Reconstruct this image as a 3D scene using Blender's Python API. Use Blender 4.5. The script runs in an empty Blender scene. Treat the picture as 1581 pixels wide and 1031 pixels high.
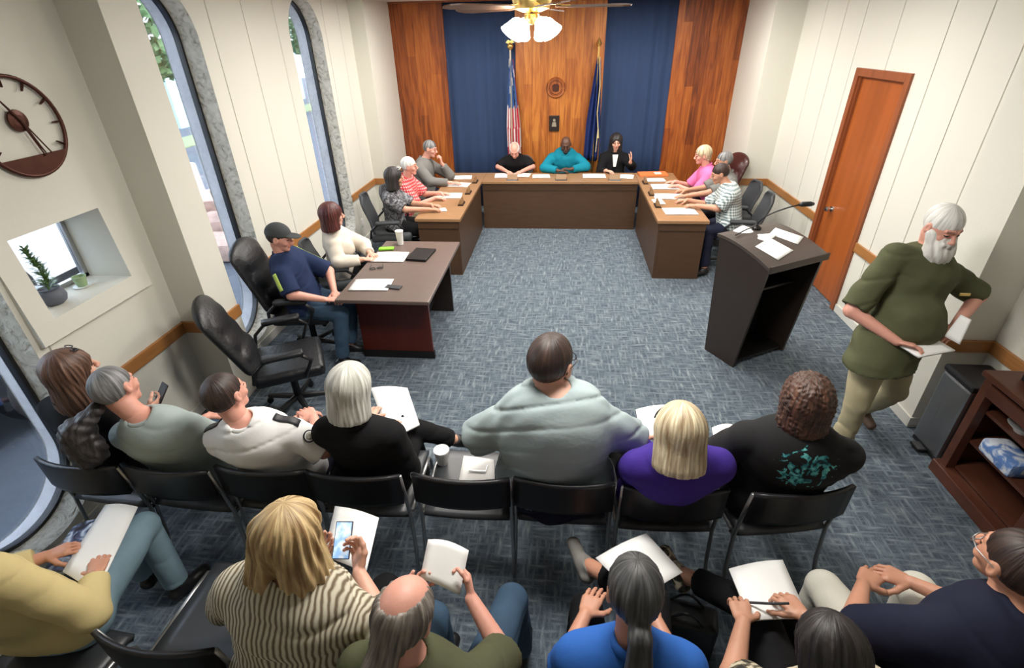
import bpy, bmesh, math, random
import numpy as np
from mathutils import Vector, Matrix
from mathutils.bvhtree import BVHTree
e_tree = {}
random.seed(7)
SC = bpy.context.scene
COL = SC.collection
PI = math.pi

# ------------------------------------------------------------------ camera
F_PX = 781.67
def camera_axes(pitch=30.4246, yaw=6.0201, roll=-1.4174):
    t, y, r = [math.radians(a) for a in (pitch, yaw, roll)]
    fw = Vector((-math.sin(y)*math.cos(t), math.cos(y)*math.cos(t), -math.sin(t)))
    R = Vector((math.cos(y), math.sin(y), 0)); U = R.cross(fw)
    return R*math.cos(r)+U*math.sin(r), -R*math.sin(r)+U*math.cos(r), fw
cR, cU, cF = camera_axes()
cd = bpy.data.cameras.new('camera'); cam = bpy.data.objects.new('camera', cd); COL.objects.link(cam)
cd.sensor_width = 36; cd.lens = F_PX/1581*36; cd.clip_start = 0.05; cd.clip_end = 200
cam.matrix_world = Matrix(((cR.x, cU.x, -cF.x, 0), (cR.y, cU.y, -cF.y, 0), (cR.z, cU.z, -cF.z, 2.7), (0, 0, 0, 1)))
SC.camera = cam

# ------------------------------------------------------------------ view, world, lights
SC.view_settings.view_transform = 'Standard'; SC.view_settings.look = 'None'
SC.view_settings.exposure = 0.32; SC.view_settings.gamma = 1.0
SC.view_settings.use_curve_mapping = False
w = bpy.data.worlds.new('world'); SC.world = w; w.use_nodes = True
nt = w.node_tree; bg = nt.nodes['Background']
sky = nt.nodes.new('ShaderNodeTexSky'); sky.sky_type = 'NISHITA'; sky.sun_elevation = math.radians(38)
sky.sun_rotation = math.radians(60); sky.sun_disc = False; sky.air_density = 1.2; sky.dust_density = 3.0
mxs = nt.nodes.new('ShaderNodeMix'); mxs.data_type = 'RGBA'; mxs.inputs['Factor'].default_value = .72; mxs.inputs['B'].default_value = (2.2, 2.35, 2.5, 1)
nt.links.new(sky.outputs[0], mxs.inputs['A']); nt.links.new(mxs.outputs['Result'], bg.inputs[0]); bg.inputs[1].default_value = 1.5

def area(name, loc, sx, sy, power, color=(1, .96, .9), rot=(0, 0, 0)):
    l = bpy.data.lights.new(name, 'AREA'); l.shape = 'RECTANGLE'; l.size = sx; l.size_y = sy
    l.energy = power; l.color = color
    o = bpy.data.objects.new(name, l); COL.objects.link(o); o.location = loc; o.rotation_euler = rot
    return o
TROFFERS = [(-1.0, 5.2), (1.2, 5.2), (-1.3, 7.4), (1.3, 7.4), (0, 2.2)]
TPOW = [66, 66, 62, 62, 72]
for (x, y), pw in zip(TROFFERS, TPOW):
    area('troffer_light', (x, y, 3.165), 1.1, .5, pw)

# ------------------------------------------------------------------ materials
def mat(name, col, rough=.6, metal=0, noise=None, bump=None, spec=.5, emis=None, trans=0, coat=0):
    """noise=(scale, amount) mixes a darker tone; bump=(scale, strength[, stretch])"""
    m = bpy.data.materials.new(name); m.use_nodes = True
    n = m.node_tree.nodes; L = m.node_tree.links; b = n['Principled BSDF']
    c4 = (*col, 1)
    b.inputs['Base Color'].default_value = c4; b.inputs['Roughness'].default_value = rough
    b.inputs['Metallic'].default_value = metal; b.inputs['Specular IOR Level'].default_value = spec
    b.inputs['Transmission Weight'].default_value = trans; b.inputs['Coat Weight'].default_value = coat
    if emis:
        b.inputs['Emission Color'].default_value = (*emis[0], 1); b.inputs['Emission Strength'].default_value = emis[1]
    tc = n.new('ShaderNodeTexCoord')
    if noise:
        sc, am = noise[0], noise[1]
        mp = n.new('ShaderNodeMapping'); mp.inputs['Scale'].default_value = noise[2] if len(noise) > 2 else (1, 1, 1)
        L.new(tc.outputs['Object'], mp.inputs[0])
        t = n.new('ShaderNodeTexNoise'); t.inputs['Scale'].default_value = sc; t.inputs['Detail'].default_value = 5
        L.new(mp.outputs[0], t.inputs['Vector'])
        mx = n.new('ShaderNodeMix'); mx.data_type = 'RGBA'
        mx.inputs['A'].default_value = tuple(c*(1-am) for c in col)+(1,)
        mx.inputs['B'].default_value = tuple(min(1, c*(1+am)) for c in col)+(1,)
        L.new(t.outputs['Fac'], mx.inputs['Factor']); L.new(mx.outputs['Result'], b.inputs['Base Color'])
    if bump:
        mp = n.new('ShaderNodeMapping'); mp.inputs['Scale'].default_value = bump[2] if len(bump) > 2 else (1, 1, 1)
        L.new(tc.outputs['Object'], mp.inputs[0])
        t = n.new('ShaderNodeTexNoise'); t.inputs['Scale'].default_value = bump[0]; t.inputs['Detail'].default_value = 4
        L.new(mp.outputs[0], t.inputs['Vector'])
        bp = n.new('ShaderNodeBump'); bp.inputs['Strength'].default_value = bump[1]; bp.inputs['Distance'].default_value = .02
        L.new(t.outputs['Fac'], bp.inputs['Height']); L.new(bp.outputs[0], b.inputs['Normal'])
    return m

def ramp_mat(name, stops, build, rough=.7, bump=0, dist=.01):
    """build(nodes, links, texcoord) returns a float socket for the colour ramp"""
    m = bpy.data.materials.new(name); m.use_nodes = True
    n = m.node_tree.nodes; L = m.node_tree.links; b = n['Principled BSDF']
    b.inputs['Roughness'].default_value = rough
    tc = n.new('ShaderNodeTexCoord'); s = build(n, L, tc)
    r = n.new('ShaderNodeValToRGB'); e = r.color_ramp.elements
    while len(e) < len(stops): e.new(.5)
    for i, (p, c) in enumerate(stops): e[i].position = p; e[i].color = (*c, 1)
    L.new(s, r.inputs[0]); L.new(r.outputs[0], b.inputs['Base Color'])
    if bump:
        bp = n.new('ShaderNodeBump'); bp.inputs['Strength'].default_value = bump; bp.inputs['Distance'].default_value = dist
        L.new(s, bp.inputs['Height']); L.new(bp.outputs[0], b.inputs['Normal'])
    return m
def node(n, t, **kw):
    x = n.new(t)
    for k, v in kw.items():
        if isinstance(k, str) and hasattr(x, k): setattr(x, k, v)
        else: x.inputs[k].default_value = v
    return x
def noise(n, L, vec, scale, stretch=(1, 1, 1), detail=4, rot=(0, 0, 0), dist=0):
    mp = n.new('ShaderNodeMapping'); mp.inputs['Scale'].default_value = stretch; mp.inputs['Rotation'].default_value = rot
    L.new(vec, mp.inputs[0]); t = n.new('ShaderNodeTexNoise'); t.inputs['Scale'].default_value = scale
    t.inputs['Detail'].default_value = detail; t.inputs['Distortion'].default_value = dist
    L.new(mp.outputs[0], t.inputs['Vector']); return t.outputs['Fac']
def mth(n, L, op, a, b=None, c=None):
    x = n.new('ShaderNodeMath'); x.operation = op
    for i, v in enumerate((a, b, c)):
        if v is None: continue
        if isinstance(v, (int, float)): x.inputs[i].default_value = v
        else: L.new(v, x.inputs[i])
    return x.outputs[0]

def carpet_b(n, L, tc):
    o = tc.outputs['Object']
    a = noise(n, L, o, 42, (1, .16, 1), 3); b = noise(n, L, o, 42, (.16, 1, 1), 3)
    ch = n.new('ShaderNodeTexChecker'); ch.inputs['Scale'].default_value = 2.0
    ch.inputs[1].default_value = (0, 0, 0, 1); ch.inputs[2].default_value = (1, 1, 1, 1)
    mp = n.new('ShaderNodeMapping'); mp.inputs['Location'].default_value = (.13, .21, .25); L.new(o, mp.inputs[0]); L.new(mp.outputs[0], ch.inputs[0])
    mn = mth(n, L, 'MAXIMUM', a, mth(n, L, 'MULTIPLY', b, .97)); mn2 = mth(n, L, 'MAXIMUM', mth(n, L, 'MULTIPLY', a, .97), b)
    mix = mth(n, L, 'ADD', mth(n, L, 'MULTIPLY', mn, ch.outputs['Fac']), mth(n, L, 'MULTIPLY', mn2, mth(n, L, 'SUBTRACT', 1, ch.outputs['Fac'])))
    fine = noise(n, L, o, 220, (1, 1, 1), 2)
    return mth(n, L, 'ADD', mix, mth(n, L, 'MULTIPLY', mth(n, L, 'SUBTRACT', fine, .5), .35))
M = {}
M['carpet'] = ramp_mat('carpet', [(.36, (.034, .046, .064)), (.50, (.075, .100, .128)), (.60, (.115, .146, .172)), (.76, (.24, .275, .29))], carpet_b, .95, .35)
M['wall'] = mat('wall_paint', (.68, .665, .59), .6, bump=(90, .05))
M['ceiling'] = mat('ceiling_paint', (.72, .72, .69), .8, bump=(60, .1))
def stucco_b(n, L, tc): return noise(n, L, tc.outputs['Object'], 14, (1, 1, 1), 8, dist=1.5)
M['stucco'] = ramp_mat('stucco', [(.3, (.30, .28, .23)), (.44, (.58, .55, .47)), (.7, (.74, .71, .63))], stucco_b, .9, 1.0, .03)
M['outer'] = mat('exterior_concrete', (.36, .35, .36), .9, noise=(8, .25), bump=(30, .3))
M['blackframe'] = mat('black_frame', (.008, .008, .009), .4)
M['rail'] = mat('rail_wood', (.36, .155, .045), .45, noise=(6, .35, (.6, .6, 8)), coat=.2)
M['base'] = mat('baseboard_paint', (.62, .61, .56), .5)
M['white'] = mat('white_plastic', (.8, .8, .79), .4)
def plank_b(seed, wdt=.135):
    def f(n, L, tc):
        o = tc.outputs['Object']
        sx = n.new('ShaderNodeSeparateXYZ'); L.new(o, sx.inputs[0])
        k = mth(n, L, 'FLOOR', mth(n, L, 'DIVIDE', sx.outputs[0], wdt))
        zz = mth(n, L, 'FLOOR', mth(n, L, 'ADD', mth(n, L, 'MULTIPLY', sx.outputs[2], .42), mth(n, L, 'MULTIPLY', k, .37)))
        cb = n.new('ShaderNodeCombineXYZ'); L.new(k, cb.inputs[0]); L.new(zz, cb.inputs[1]); cb.inputs[2].default_value = seed
        wn = n.new('ShaderNodeTexWhiteNoise'); wn.noise_dimensions = '3D'; L.new(cb.outputs[0], wn.inputs[0])
        g = noise(n, L, o, 9, (2.6, 2.6, .22), 6, dist=.9)
        fr = mth(n, L, 'FRACT', mth(n, L, 'DIVIDE', sx.outputs[0], wdt))
        gap = mth(n, L, 'LESS_THAN', fr, .03)
        v = mth(n, L, 'ADD', mth(n, L, 'MULTIPLY', wn.outputs[0], .24), mth(n, L, 'MULTIPLY', g, .80))
        return mth(n, L, 'SUBTRACT', v, mth(n, L, 'MULTIPLY', gap, .3))
    return f
M['panel'] = ramp_mat('wood_planks', [(.2, (.060, .012, .003)), (.45, (.20, .044, .007)), (.62, (.33, .085, .012)), (.85, (.47, .15, .028))], plank_b(3.), .42)
M['panel2'] = ramp_mat('light_wood_planks', [(.2, (.15, .036, .006)), (.45, (.35, .10, .014)), (.62, (.49, .17, .027)), (.85, (.60, .27, .055))], plank_b(8.), .42)
M['curtain'] = mat('blue_curtain', (.018, .040, .105), .85, noise=(3, .2, (6, 6, .3)))
M['door'] = mat('door_wood', (.33, .085, .018), .35, noise=(3, .45, (3, 3, .25)), coat=.15)
M['doorframe'] = mat('door_frame_wood', (.26, .075, .025), .4, noise=(5, .35, (4, 4, .4)))
M['deskside'] = mat('desk_laminate', (.070, .034, .015), .5, noise=(4, .25, (1, 1, 6)))
M['desktop'] = mat('desk_top_wood', (.30, .165, .08), .35, noise=(5, .2, (1, 5, 1)))
M['tabletop'] = mat('table_laminate', (.125, .088, .075), .32, noise=(18, .12))
M['mahog'] = mat('mahogany', (.085, .012, .006), .3, noise=(4, .35, (6, 6, .6)))
M['darkwood'] = mat('dark_wood', (.020, .012, .009), .35)
M['lectern'] = mat('lectern_laminate', (.028, .019, .015), .38, noise=(10, .15))
M['lectop'] = mat('lectern_top', (.055, .042, .036), .4)
M['blacklam'] = mat('black_panel', (.006, .005, .005), .5)
M['cabinet'] = mat('cabinet_wood', (.085, .028, .016), .4, noise=(5, .4, (4, .8, 4)))
M['steel'] = mat('brushed_steel', (.33, .33, .34), .36, .9, bump=(60, .15, (1, 1, .03)))
M['chrome'] = mat('chrome', (.62, .62, .62), .22, 1)
M['greymetal'] = mat('grey_tube', (.42, .42, .42), .35, .9)
M['blackplastic'] = mat('black_plastic', (.010, .010, .012), .42)
M['seatfab'] = mat('black_seat', (.040, .043, .048), .38)
M['leather'] = mat('black_leather', (.008, .009, .011), .42, bump=(40, .2))
M['mesh'] = mat('grey_mesh', (.045, .05, .055), .7)
M['brownleather'] = mat('oxblood_leather', (.045, .010, .008), .3, bump=(30, .3))
M['paper'] = mat('paper', (.86, .86, .84), .6)
M['glass'] = mat('glass', (.9, .95, 1), .02, trans=1)
M['brass'] = mat('brass', (.75, .52, .18), .3, 1)
M['bronze'] = mat('brown_metal', (.085, .030, .020), .4, .6, noise=(12, .3))
M['blackmetal'] = mat('black_metal', (.012, .012, .013), .4, .5)
M['orange'] = mat('orange_folder', (.70, .20, .06), .5)
M['ink'] = mat('dark_ink', (.03, .03, .035), .5)
M['cupwhite'] = mat('foam_cup', (.82, .82, .80), .5)
M['green'] = mat('leaf', (.10, .19, .06), .5, noise=(30, .4))
M['limegreen'] = mat('lime_plastic', (.25, .62, .04), .4)
M['pot'] = mat('grey_pot', (.10, .11, .14), .6)
M['greenpot'] = mat('green_pot', (.30, .42, .22), .5)

# ------------------------------------------------------------------ mesh helpers
def tag(o, label=None, cat=None, group=None, kind=None):
    if label: o['label'] = label
    if cat: o['category'] = cat
    if group: o['group'] = group
    if kind: o['kind'] = kind
    return o
def empty(name, loc, rz=0, label=None, cat=None, group=None):
    o = bpy.data.objects.new(name, None); COL.objects.link(o); o.location = loc; o.rotation_euler = (0, 0, rz)
    o.empty_display_size = .05
    return tag(o, label, cat, group)
class MB:
    """collects shapes, then links them as one mesh object"""
    def __init__(s): s.v = []; s.f = []; s.m = []
    def add(s, v, f, mi=0):
        k = len(s.v); s.v += [tuple(p) for p in v]; s.f += [tuple(i+k for i in q) for q in f]; s.m += [mi]*len(f); return s
    def box(s, lo, hi, mi=0, bev=0, rot=0, piv=None, shear=None):
        bm = bmesh.new(); bmesh.ops.create_cube(bm, size=1)
        c = [(lo[i]+hi[i])/2 for i in range(3)]; d = [hi[i]-lo[i] for i in range(3)]
        for v in bm.verts: v.co = Vector([c[i]+v.co[i]*d[i] for i in range(3)])
        if bev: bmesh.ops.bevel(bm, geom=bm.edges[:], offset=min(bev, min(d)*.45), segments=2, affect='EDGES', profile=.6)
        if rot:
            R = Matrix.Rotation(rot, 3, 'Z'); pv = Vector(piv or c)
            for v in bm.verts: v.co = pv+R@(v.co-pv)
        bm.verts.index_update()
        s.add([v.co[:] for v in bm.verts], [[v.index for v in f.verts] for f in bm.faces], mi); bm.free(); return s
    def tube(s, pts, r, n=10, mi=0, closed=False, flat=None):
        pts = [Vector(p) for p in pts]; N = len(pts); rs = r if isinstance(r, (list, tuple)) else [r]*N
        V = []; up = None
        for i, p in enumerate(pts):
            if closed: t = pts[(i+1) % N]-pts[i-1]
            else: t = pts[min(i+1, N-1)]-pts[max(i-1, 0)]
            t.normalize()
            if up is None: up = Vector((0, 0, 1)) if abs(t.z) < .9 else Vector((0, 1, 0))
            a = t.cross(up).normalized(); b = a.cross(t); up = b
            for k in range(n):
                an = 2*PI*k/n; V.append(p+a*math.cos(an)*rs[i]+b*math.sin(an)*rs[i]*(flat or 1))
        F = []
        for i in range(N if closed else N-1):
            j = (i+1) % N
            for k in range(n): F.append((i*n+k, i*n+(k+1) % n, j*n+(k+1) % n, j*n+k))
        if not closed: F.append(tuple(range(n-1, -1, -1))); F.append(tuple((N-1)*n+k for k in range(n)))
        return s.add(V, F, mi)
    def lathe(s, prof, c, n=20, mi=0, ax='z'):
        V = []; F = []; N = len(prof)
        for r, z in prof:
            for k in range(n):
                a = 2*PI*k/n; x, y = r*math.cos(a), r*math.sin(a)
                V.append((c[0]+x, c[1]+y, c[2]+z) if ax == 'z' else ((c[0]+z, c[1]+x, c[2]+y) if ax == 'x' else (c[0]+x, c[1]+z, c[2]+y)))
        for i in range(N-1):
            for k in range(n): F.append((i*n+k, i*n+(k+1) % n, (i+1)*n+(k+1) % n, (i+1)*n+k))
        return s.add(V, F, mi)
    def grid(s, P, mi=0, flip=False):
        """P[i][j] points"""
        n, m = len(P), len(P[0]); V = [p for r in P for p in r]
        F = [(i*m+j, i*m+j+1, (i+1)*m+j+1, (i+1)*m+j) for i in range(n-1) for j in range(m-1)]
        if flip: F = [f[::-1] for f in F]
        return s.add(V, F, mi)
    def prism(s, poly, axis, a, b, mi=0):
        """poly of 2-D points extruded along axis between a and b"""
        def p3(p, t): return {'x': (t, p[0], p[1]), 'y': (p[0], t, p[1]), 'z': (p[0], p[1], t)}[axis]
        n = len(poly); V = [p3(p, a) for p in poly]+[p3(p, b) for p in poly]
        F = [tuple(range(n))[::-1], tuple(range(n, 2*n))]+[(i, (i+1) % n, n+(i+1) % n, n+i) for i in range(n)]
        return s.add(V, F, mi)
    def build(s, name, mats, parent=None, smooth=False, solid=0, off=None, bev=0):
        me = bpy.data.meshes.new(name)
        V = s.v
        if off is not None: V = [(p[0]-off[0], p[1]-off[1], p[2]-off[2]) for p in V]
        me.from_pydata(V, [], s.f)
        for m in (mats if isinstance(mats, (list, tuple)) else [mats]): me.materials.append(m)
        me.polygons.foreach_set('material_index', s.m)
        bm = bmesh.new(); bm.from_mesh(me); bmesh.ops.recalc_face_normals(bm, faces=bm.faces[:]) if not solid else None; bm.to_mesh(me); bm.free()
        if smooth:
            me.polygons.foreach_set('use_smooth', [True]*len(me.polygons))
            if smooth is not True: me.set_sharp_from_angle(angle=math.radians(smooth))
        o = bpy.data.objects.new(name, me); COL.objects.link(o)
        if parent: o.parent = parent
        if solid:
            md = o.modifiers.new('solid', 'SOLIDIFY'); md.thickness = solid; md.offset = 0
        return o
def S(name, mb, m, smooth=False, **k):
    return tag(mb.build(name, m, smooth=smooth, **k), kind='structure')
def copy_tree(o, parent=None):
    c = o.copy(); COL.objects.link(c); c.parent = parent
    for ch in o.children: copy_tree(ch, c)
    return c

# ------------------------------------------------------------------ room shell
XL, XR, YB, YF, H = -3.0, 3.05, 9.3, -1.6, 3.2
S('floor', MB().box((XL-.1, YF, -.1), (XR+.1, YB+.1, 0)), M['carpet'])
S('ceiling', MB().box((XL-.4, YF-.1, H), (XR+.3, YB+.2, H+.1)), M['ceiling'])
S('wall_back', MB().box((XL-.4, YB, 0), (XR+.3, YB+.15, H)), M['wall'])
S('wall_front', MB().box((XL-.4, YF-.15, 0), (XR+.3, YF, H)), M['wall'])
CAPS = [(1.35, 2.2), (3.7, 4.55), (6.15, 7.0)]          # the three capsule windows
CZ0, CZ1 = .55, 2.72
NICHE = (2.36, 2.98, 1.32, 1.80)
def side_wall(X, s, grooves, caps, rects, name, depth=.012):
    """s=+1: room lies towards +X.  grooves are real recesses; caps and rects are openings"""
    ys = {YF, YB}
    for g in grooves: ys |= {g-.007, g-.004, g+.004, g+.007}
    for a, b in caps:
        r = (b-a)/2; c = (a+b)/2
        for k in range(25): ys.add(round(c-r*math.cos(PI*k/24), 5))
    for a, b, _, _ in rects: ys |= {a, b}
    ys = sorted(ys); mb = MB()
    def dep(y): return -depth if any(abs(y-g) < .0045 for g in grooves) else 0
    for y0, y1 in zip(ys[:-1], ys[1:]):
        if y1-y0 < 1e-5: continue
        ym = (y0+y1)/2; segs = [((0, 0), (H, H))]
        for a, b in caps:
            if a < ym < b:
                r = (b-a)/2; c = (a+b)/2
                h = [math.sqrt(max(0, r*r-(y-c)**2)) for y in (y0, y1)]
                segs = [((0, 0), (CZ0-h[0], CZ0-h[1])), ((CZ1+h[0], CZ1+h[1]), (H, H))]
        for a, b, c, d in rects:
            if a < ym < b: segs = [((0, 0), (c, c)), ((d, d), (H, H))]
        for (l0, l1), (h0, h1) in segs:
            x0, x1 = X+s*dep(y0), X+s*dep(y1)
            mb.add([(x0, y0, l0), (x1, y1, l1), (x1, y1, h1), (x0, y0, h0)], [(0, 1, 2, 3)])
    # backing slab around it keeps daylight out
    return S(name, mb, M['wall'], solid=0)
side_wall(XL, 1, [2.28+.0, 4.76, 5.31, 5.9, 7.13, 7.62], CAPS, [NICHE], 'wall_left')
DOOR = (5.36, 6.2, 0, 2.27)
side_wall(XR, -1, [7.42, 6.9, 6.45, 5.05, 4.62, 4.2, 5.78], [], [DOOR], 'wall_right')
S('wall_right_backing', MB().box((XR+.12, YF, 0), (XR+.2, YB, H)), M['wall'])
# piers: front pair and the pair flanking the back wall
S('wall_left_pier', MB().box((XL-.02, 3.28, 0), (-2.72, 3.6, H)), M['wall'])
S('wall_left_back_pier', MB().box((XL-.02, 8.0, 0), (-2.78, YB, H)), M['wall'])
S('wall_right_pier', MB().box((2.75, 3.33, 0), (XR+.02, 3.75, H)), M['wall'])
S('wall_right_back_pier', MB().box((2.66, 8.0, 0), (XR+.02, YB, H)), M['wall'])
# chair rail
def rail(pts, name):
    mb = MB()
    for (x0, y0), (x1, y1) in pts:
        mb.box((min(x0, x1), min(y0, y1), .70), (max(x0, x1), max(y0, y1), .795), bev=.006)
    S(name, mb, M['rail'])
t = .022
rail([((XL, 2.2), (XL+t, 3.28)), ((XL, 3.28-t), (-2.72+t, 3.28)), ((-2.72, 3.28), (-2.72+t, 3.6)), ((XL, 4.55), (XL+t, 6.15)),
      ((XL, 7.0), (XL+t, 8.0)), ((XL, 8.0-t), (-2.78+t, 8.0)), ((-2.78, 8), (-2.78+t, YB)), ((XL, YF), (XL+t, 1.35))], 'trim_1')
rail([((XR-t, YF), (XR, 3.33)), ((2.75-t, 3.33-t), (XR, 3.33)), ((2.75-t, 3.33), (2.75, 3.75)), ((XR-t, 3.75), (XR, 5.28)),
      ((XR-t, 6.28), (XR, 8.0)), ((2.66-t, 8-t), (XR, 8.0)), ((2.66-t, 8), (2.66, YB))], 'trim_2')
def bboard(segs, name):
    mb = MB()
    for lo, hi in segs: mb.box((lo[0], lo[1], 0), (hi[0], hi[1], .09), bev=.004)
    S(name, mb, M['base'])
bboard([((XL, YF), (XL+.015, 3.28)), ((-2.72, 3.28), (-2.705, 3.6)), ((XL, 3.265), (-2.705, 3.28)), ((XL, 3.6), (XL+.015, 8))], 'baseboard_left')
bboard([((XR-.015, YF), (XR, 3.33)), ((2.735, 3.315), (XR, 3.33)), ((2.735, 3.33), (2.75, 3.75)), ((XR-.015, 3.75), (XR, 5.28)), ((XR-.015, 6.28), (XR, 8))], 'baseboard_right')

# capsule windows
def cap_outline(a, b, inset=0, n=24):
    r = (b-a)/2-inset; c = (a+b)/2
    return [(c-r*math.cos(PI*k/n), CZ1+r*math.sin(PI*k/n)) for k in range(n+1)]+[(c+r*math.cos(PI*k/n), CZ0-r*math.sin(PI*k/n)) for k in range(n+1)]
for i, (a, b) in enumerate(CAPS):
    w_ = empty('window_%d' % (i+1), (XL, (a+b)/2, 0)); tag(w_, kind='structure'); off = (XL, (a+b)/2, 0)
    def ring(x0, x1, i0, i1, name, m, hs=0):
        P0 = cap_outline(a, b, i0); P1 = cap_outline(a, b, i1); mb = MB()
        mb.grid([[(x0, *p) for p in P0+P0[:1]], [(x1, *p) for p in P1+P1[:1]]])
        return mb.build(name, m, w_, smooth=40, off=off)
    ring(XL, XL-.15, 0, .012, 'stucco_reveal', M['stucco'])
    # black frame: a thick band
    mb = MB(); loops = [cap_outline(a, b, q) for q in (.0, .035)]
    sec = [(XL-.15, 0), (XL-.15, 1), (XL-.20, 1), (XL-.20, 0)]
    mb.grid([[(x, *p) for p in loops[k]+loops[k][:1]] for x, k in sec+sec[:1]])
    mb.build('window_frame', M['blackframe'], w_, smooth=40, off=off)
    P = cap_outline(a, b, .034); mb = MB()
    mb.add([(XL-.172, *p) for p in P]+[(XL-.178, *p) for p in P], [tuple(range(len(P))), tuple(range(2*len(P)-1, len(P)-1, -1))]+[(k, (k+1) % len(P), len(P)+(k+1) % len(P), len(P)+k) for k in range(len(P))])
    mb.build('pane', M['glass'], w_, off=off)
    ring(XL-.20, XL-.33, .005, -.005, 'outer_reveal', M['outer'])
# outer skin of the left wall (outside face, with the same openings)
side_wall(XL-.33, -1, [], CAPS, [(2.3, 3.1, 1.2, 1.95)], 'wall_left_outside')

# small square niche window
y0, y1, z0, z1 = NICHE
n_ = tag(empty('window_4', (XL, (y0+y1)/2, z0)), kind='structure'); off = (XL, (y0+y1)/2, z0)
mb = MB()
T_ = lambda z: .042*max(0, min(1, (z1+.10-z)/(z1-z0+.2)))
for ya, yb, za, zb in ((y0-.13, y1+.13, z0-.12, z0), (y0-.13, y0, z0, z1), (y1, y1+.13, z0, z1), (y0-.13, y1+.13, z1, z1+.10)):
    mb.add([(XL, ya, za), (XL, yb, za), (XL, yb, zb), (XL, ya, zb), (XL+T_(za), ya, za), (XL+T_(za), yb, za), (XL+T_(zb)+.0005, yb, zb), (XL+T_(zb)+.0005, ya, zb)],
           [(0, 3, 2, 1), (4, 5, 6, 7), (0, 1, 5, 4), (1, 2, 6, 5), (2, 3, 7, 6), (3, 0, 4, 7)])
mb.build('casing', M['wall'], n_, off=off)
mb = MB(); D = .30
mb.add([(XL, y0, z0), (XL, y1, z0), (XL, y1, z1), (XL, y0, z1), (XL-D, y0, z0), (XL-D, y1, z0), (XL-D, y1, z1), (XL-D, y0, z1)],
       [(0, 1, 5, 4), (1, 2, 6, 5), (2, 3, 7, 6), (3, 0, 4, 7)])
mb.build('reveal', M['wall'], n_, off=off)
mb = MB(); t = .03
for lo, hi in (((XL-D-.02, y0, z0), (XL-D+.02, y1, z0+t)), ((XL-D-.02, y0, z1-t), (XL-D+.02, y1, z1)), ((XL-D-.02, y0, z0), (XL-D+.02, y0+t, z1)),
               ((XL-D-.02, y1-t, z0), (XL-D+.02, y1, z1)), ): mb.box(lo, hi, bev=.003)
mb.build('window_frame', M['greymetal'], n_, off=off)
mb = MB().box((XL-D-.003, y0+t, z0+t), (XL-D+.003, y1-t, z1-t)); mb.build('pane', M['glass'], n_, off=off)

# ------------------------------------------------------------------ door
d_ = tag(empty('door_1', (XR, 5.78, 0)), kind='structure'); off = (XR, 5.78, 0)
a, b = DOOR[0], DOOR[1]
MB().box((XR+.03, a, .01), (XR+.075, b, DOOR[3]), bev=.003).build('door_leaf', M['door'], d_, off=off)
mb = MB()
for lo, hi in (((XR-.025, a-.075, 0), (XR+.01, a, DOOR[3]+.075)), ((XR-.025, b, 0), (XR+.01, b+.075, DOOR[3]+.075)), ((XR-.025, a, DOOR[3]), (XR+.01, b, DOOR[3]+.075)),
               ((XR+.0, a-.01, 0), (XR+.12, a+.012, DOOR[3])), ((XR+.0, b-.012, 0), (XR+.12, b+.01, DOOR[3])), ((XR, a, DOOR[3]-.012), (XR+.12, b, DOOR[3]+.01))): mb.box(lo, hi, bev=.004)
mb.build('door_frame', M['doorframe'], d_, off=off)
MB().lathe([(0, -.075), (.022, -.072), (.03, -.055), (.028, -.04), (.012, -.03), (.011, -.012), (.03, -.01), (.033, 0), (0, 0)], (XR+.03, 6.03, .92), 20, ax='x').build('door_knob', M['chrome'], d_, smooth=50, off=off)

# ------------------------------------------------------------------ back wall: wood and curtains
def wood_bay(x0, x1, y, m, i):
    mb = MB(); mb.box((x0, y, 0), (x1, YB, H-.02)); o = S('trim_%d' % i, mb, m); return o
wood_bay(-2.78, -1.93, 9.16, M['panel'], 3)
wood_bay(-.80, .60, 9.16, M['panel2'], 4)
wood_bay(1.66, 2.66, 9.16, M['panel'], 5)
S('trim_6', MB().box((-2.78, 9.13, H-.025), (2.66, YB, H), bev=.004), M['doorframe'])
def curtain(x0, x1, name, label):
    mb = MB(); n = int((x1-x0)/.012); P = []
    for z in (0.02, 1.0, 2.0, H-.02):
        P.append([(x0+(x1-x0)*k/n, 9.2+.013*math.sin(k*.012*2*PI/.19+.5*math.sin(k*.09)+z*.15)*(1-.12*z)+.008*math.sin(k*.31), z) for k in range(n+1)])
    mb.grid(P); o = mb.build(name, M['curtain'], smooth=True, solid=.004, off=((x0+x1)/2, 9.2, 0)); o.location = ((x0+x1)/2, 9.2, 0)
    return tag(o, label, 'curtain')
curtain(-1.95, -.79, 'curtain', 'blue full height curtain between the left wood panel and the middle one')
curtain(.59, 1.68, 'curtain', 'blue full height curtain between the middle wood panel and the right one')

# round carved seal and small plaque on the middle panel
e = empty('wall_seal', (-.15, 9.15, 1.97), 0, 'round carved wooden seal mounted high on the middle wood panel', 'seal')
MB().lathe([(0, 0), (.15, 0), (.155, -.012), (.145, -.02), (.132, -.012), (.0, -.012)], (0, 0, 0), 36, ax='y').build('disc', M['panel'], e, smooth=30)
mb = MB()
for k in range(36):
    a = 2*PI*k/36; mb.box((.118*math.cos(a)-.004, -.018, .118*math.sin(a)-.004), (.118*math.cos(a)+.004, -.01, .118*math.sin(a)+.004))
mb.tube([(.1*math.cos(2*PI*k/28), -.014, .1*math.sin(2*PI*k/28)) for k in range(28)], .004, 6, closed=True)
mb.prism([(-.05, -.05), (0, -.065), (.05, -.05), (.055, .03), (.02, .06), (0, .045), (-.02, .06), (-.055, .03)], 'y', -.022, -.01)
mb.build('emblem', M['bronze'], e)
e = empty('wall_plaque', (-.165, 9.15, 1.43), 0, 'small dark plaque with a pale figure, below the round seal', 'plaque')
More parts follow.
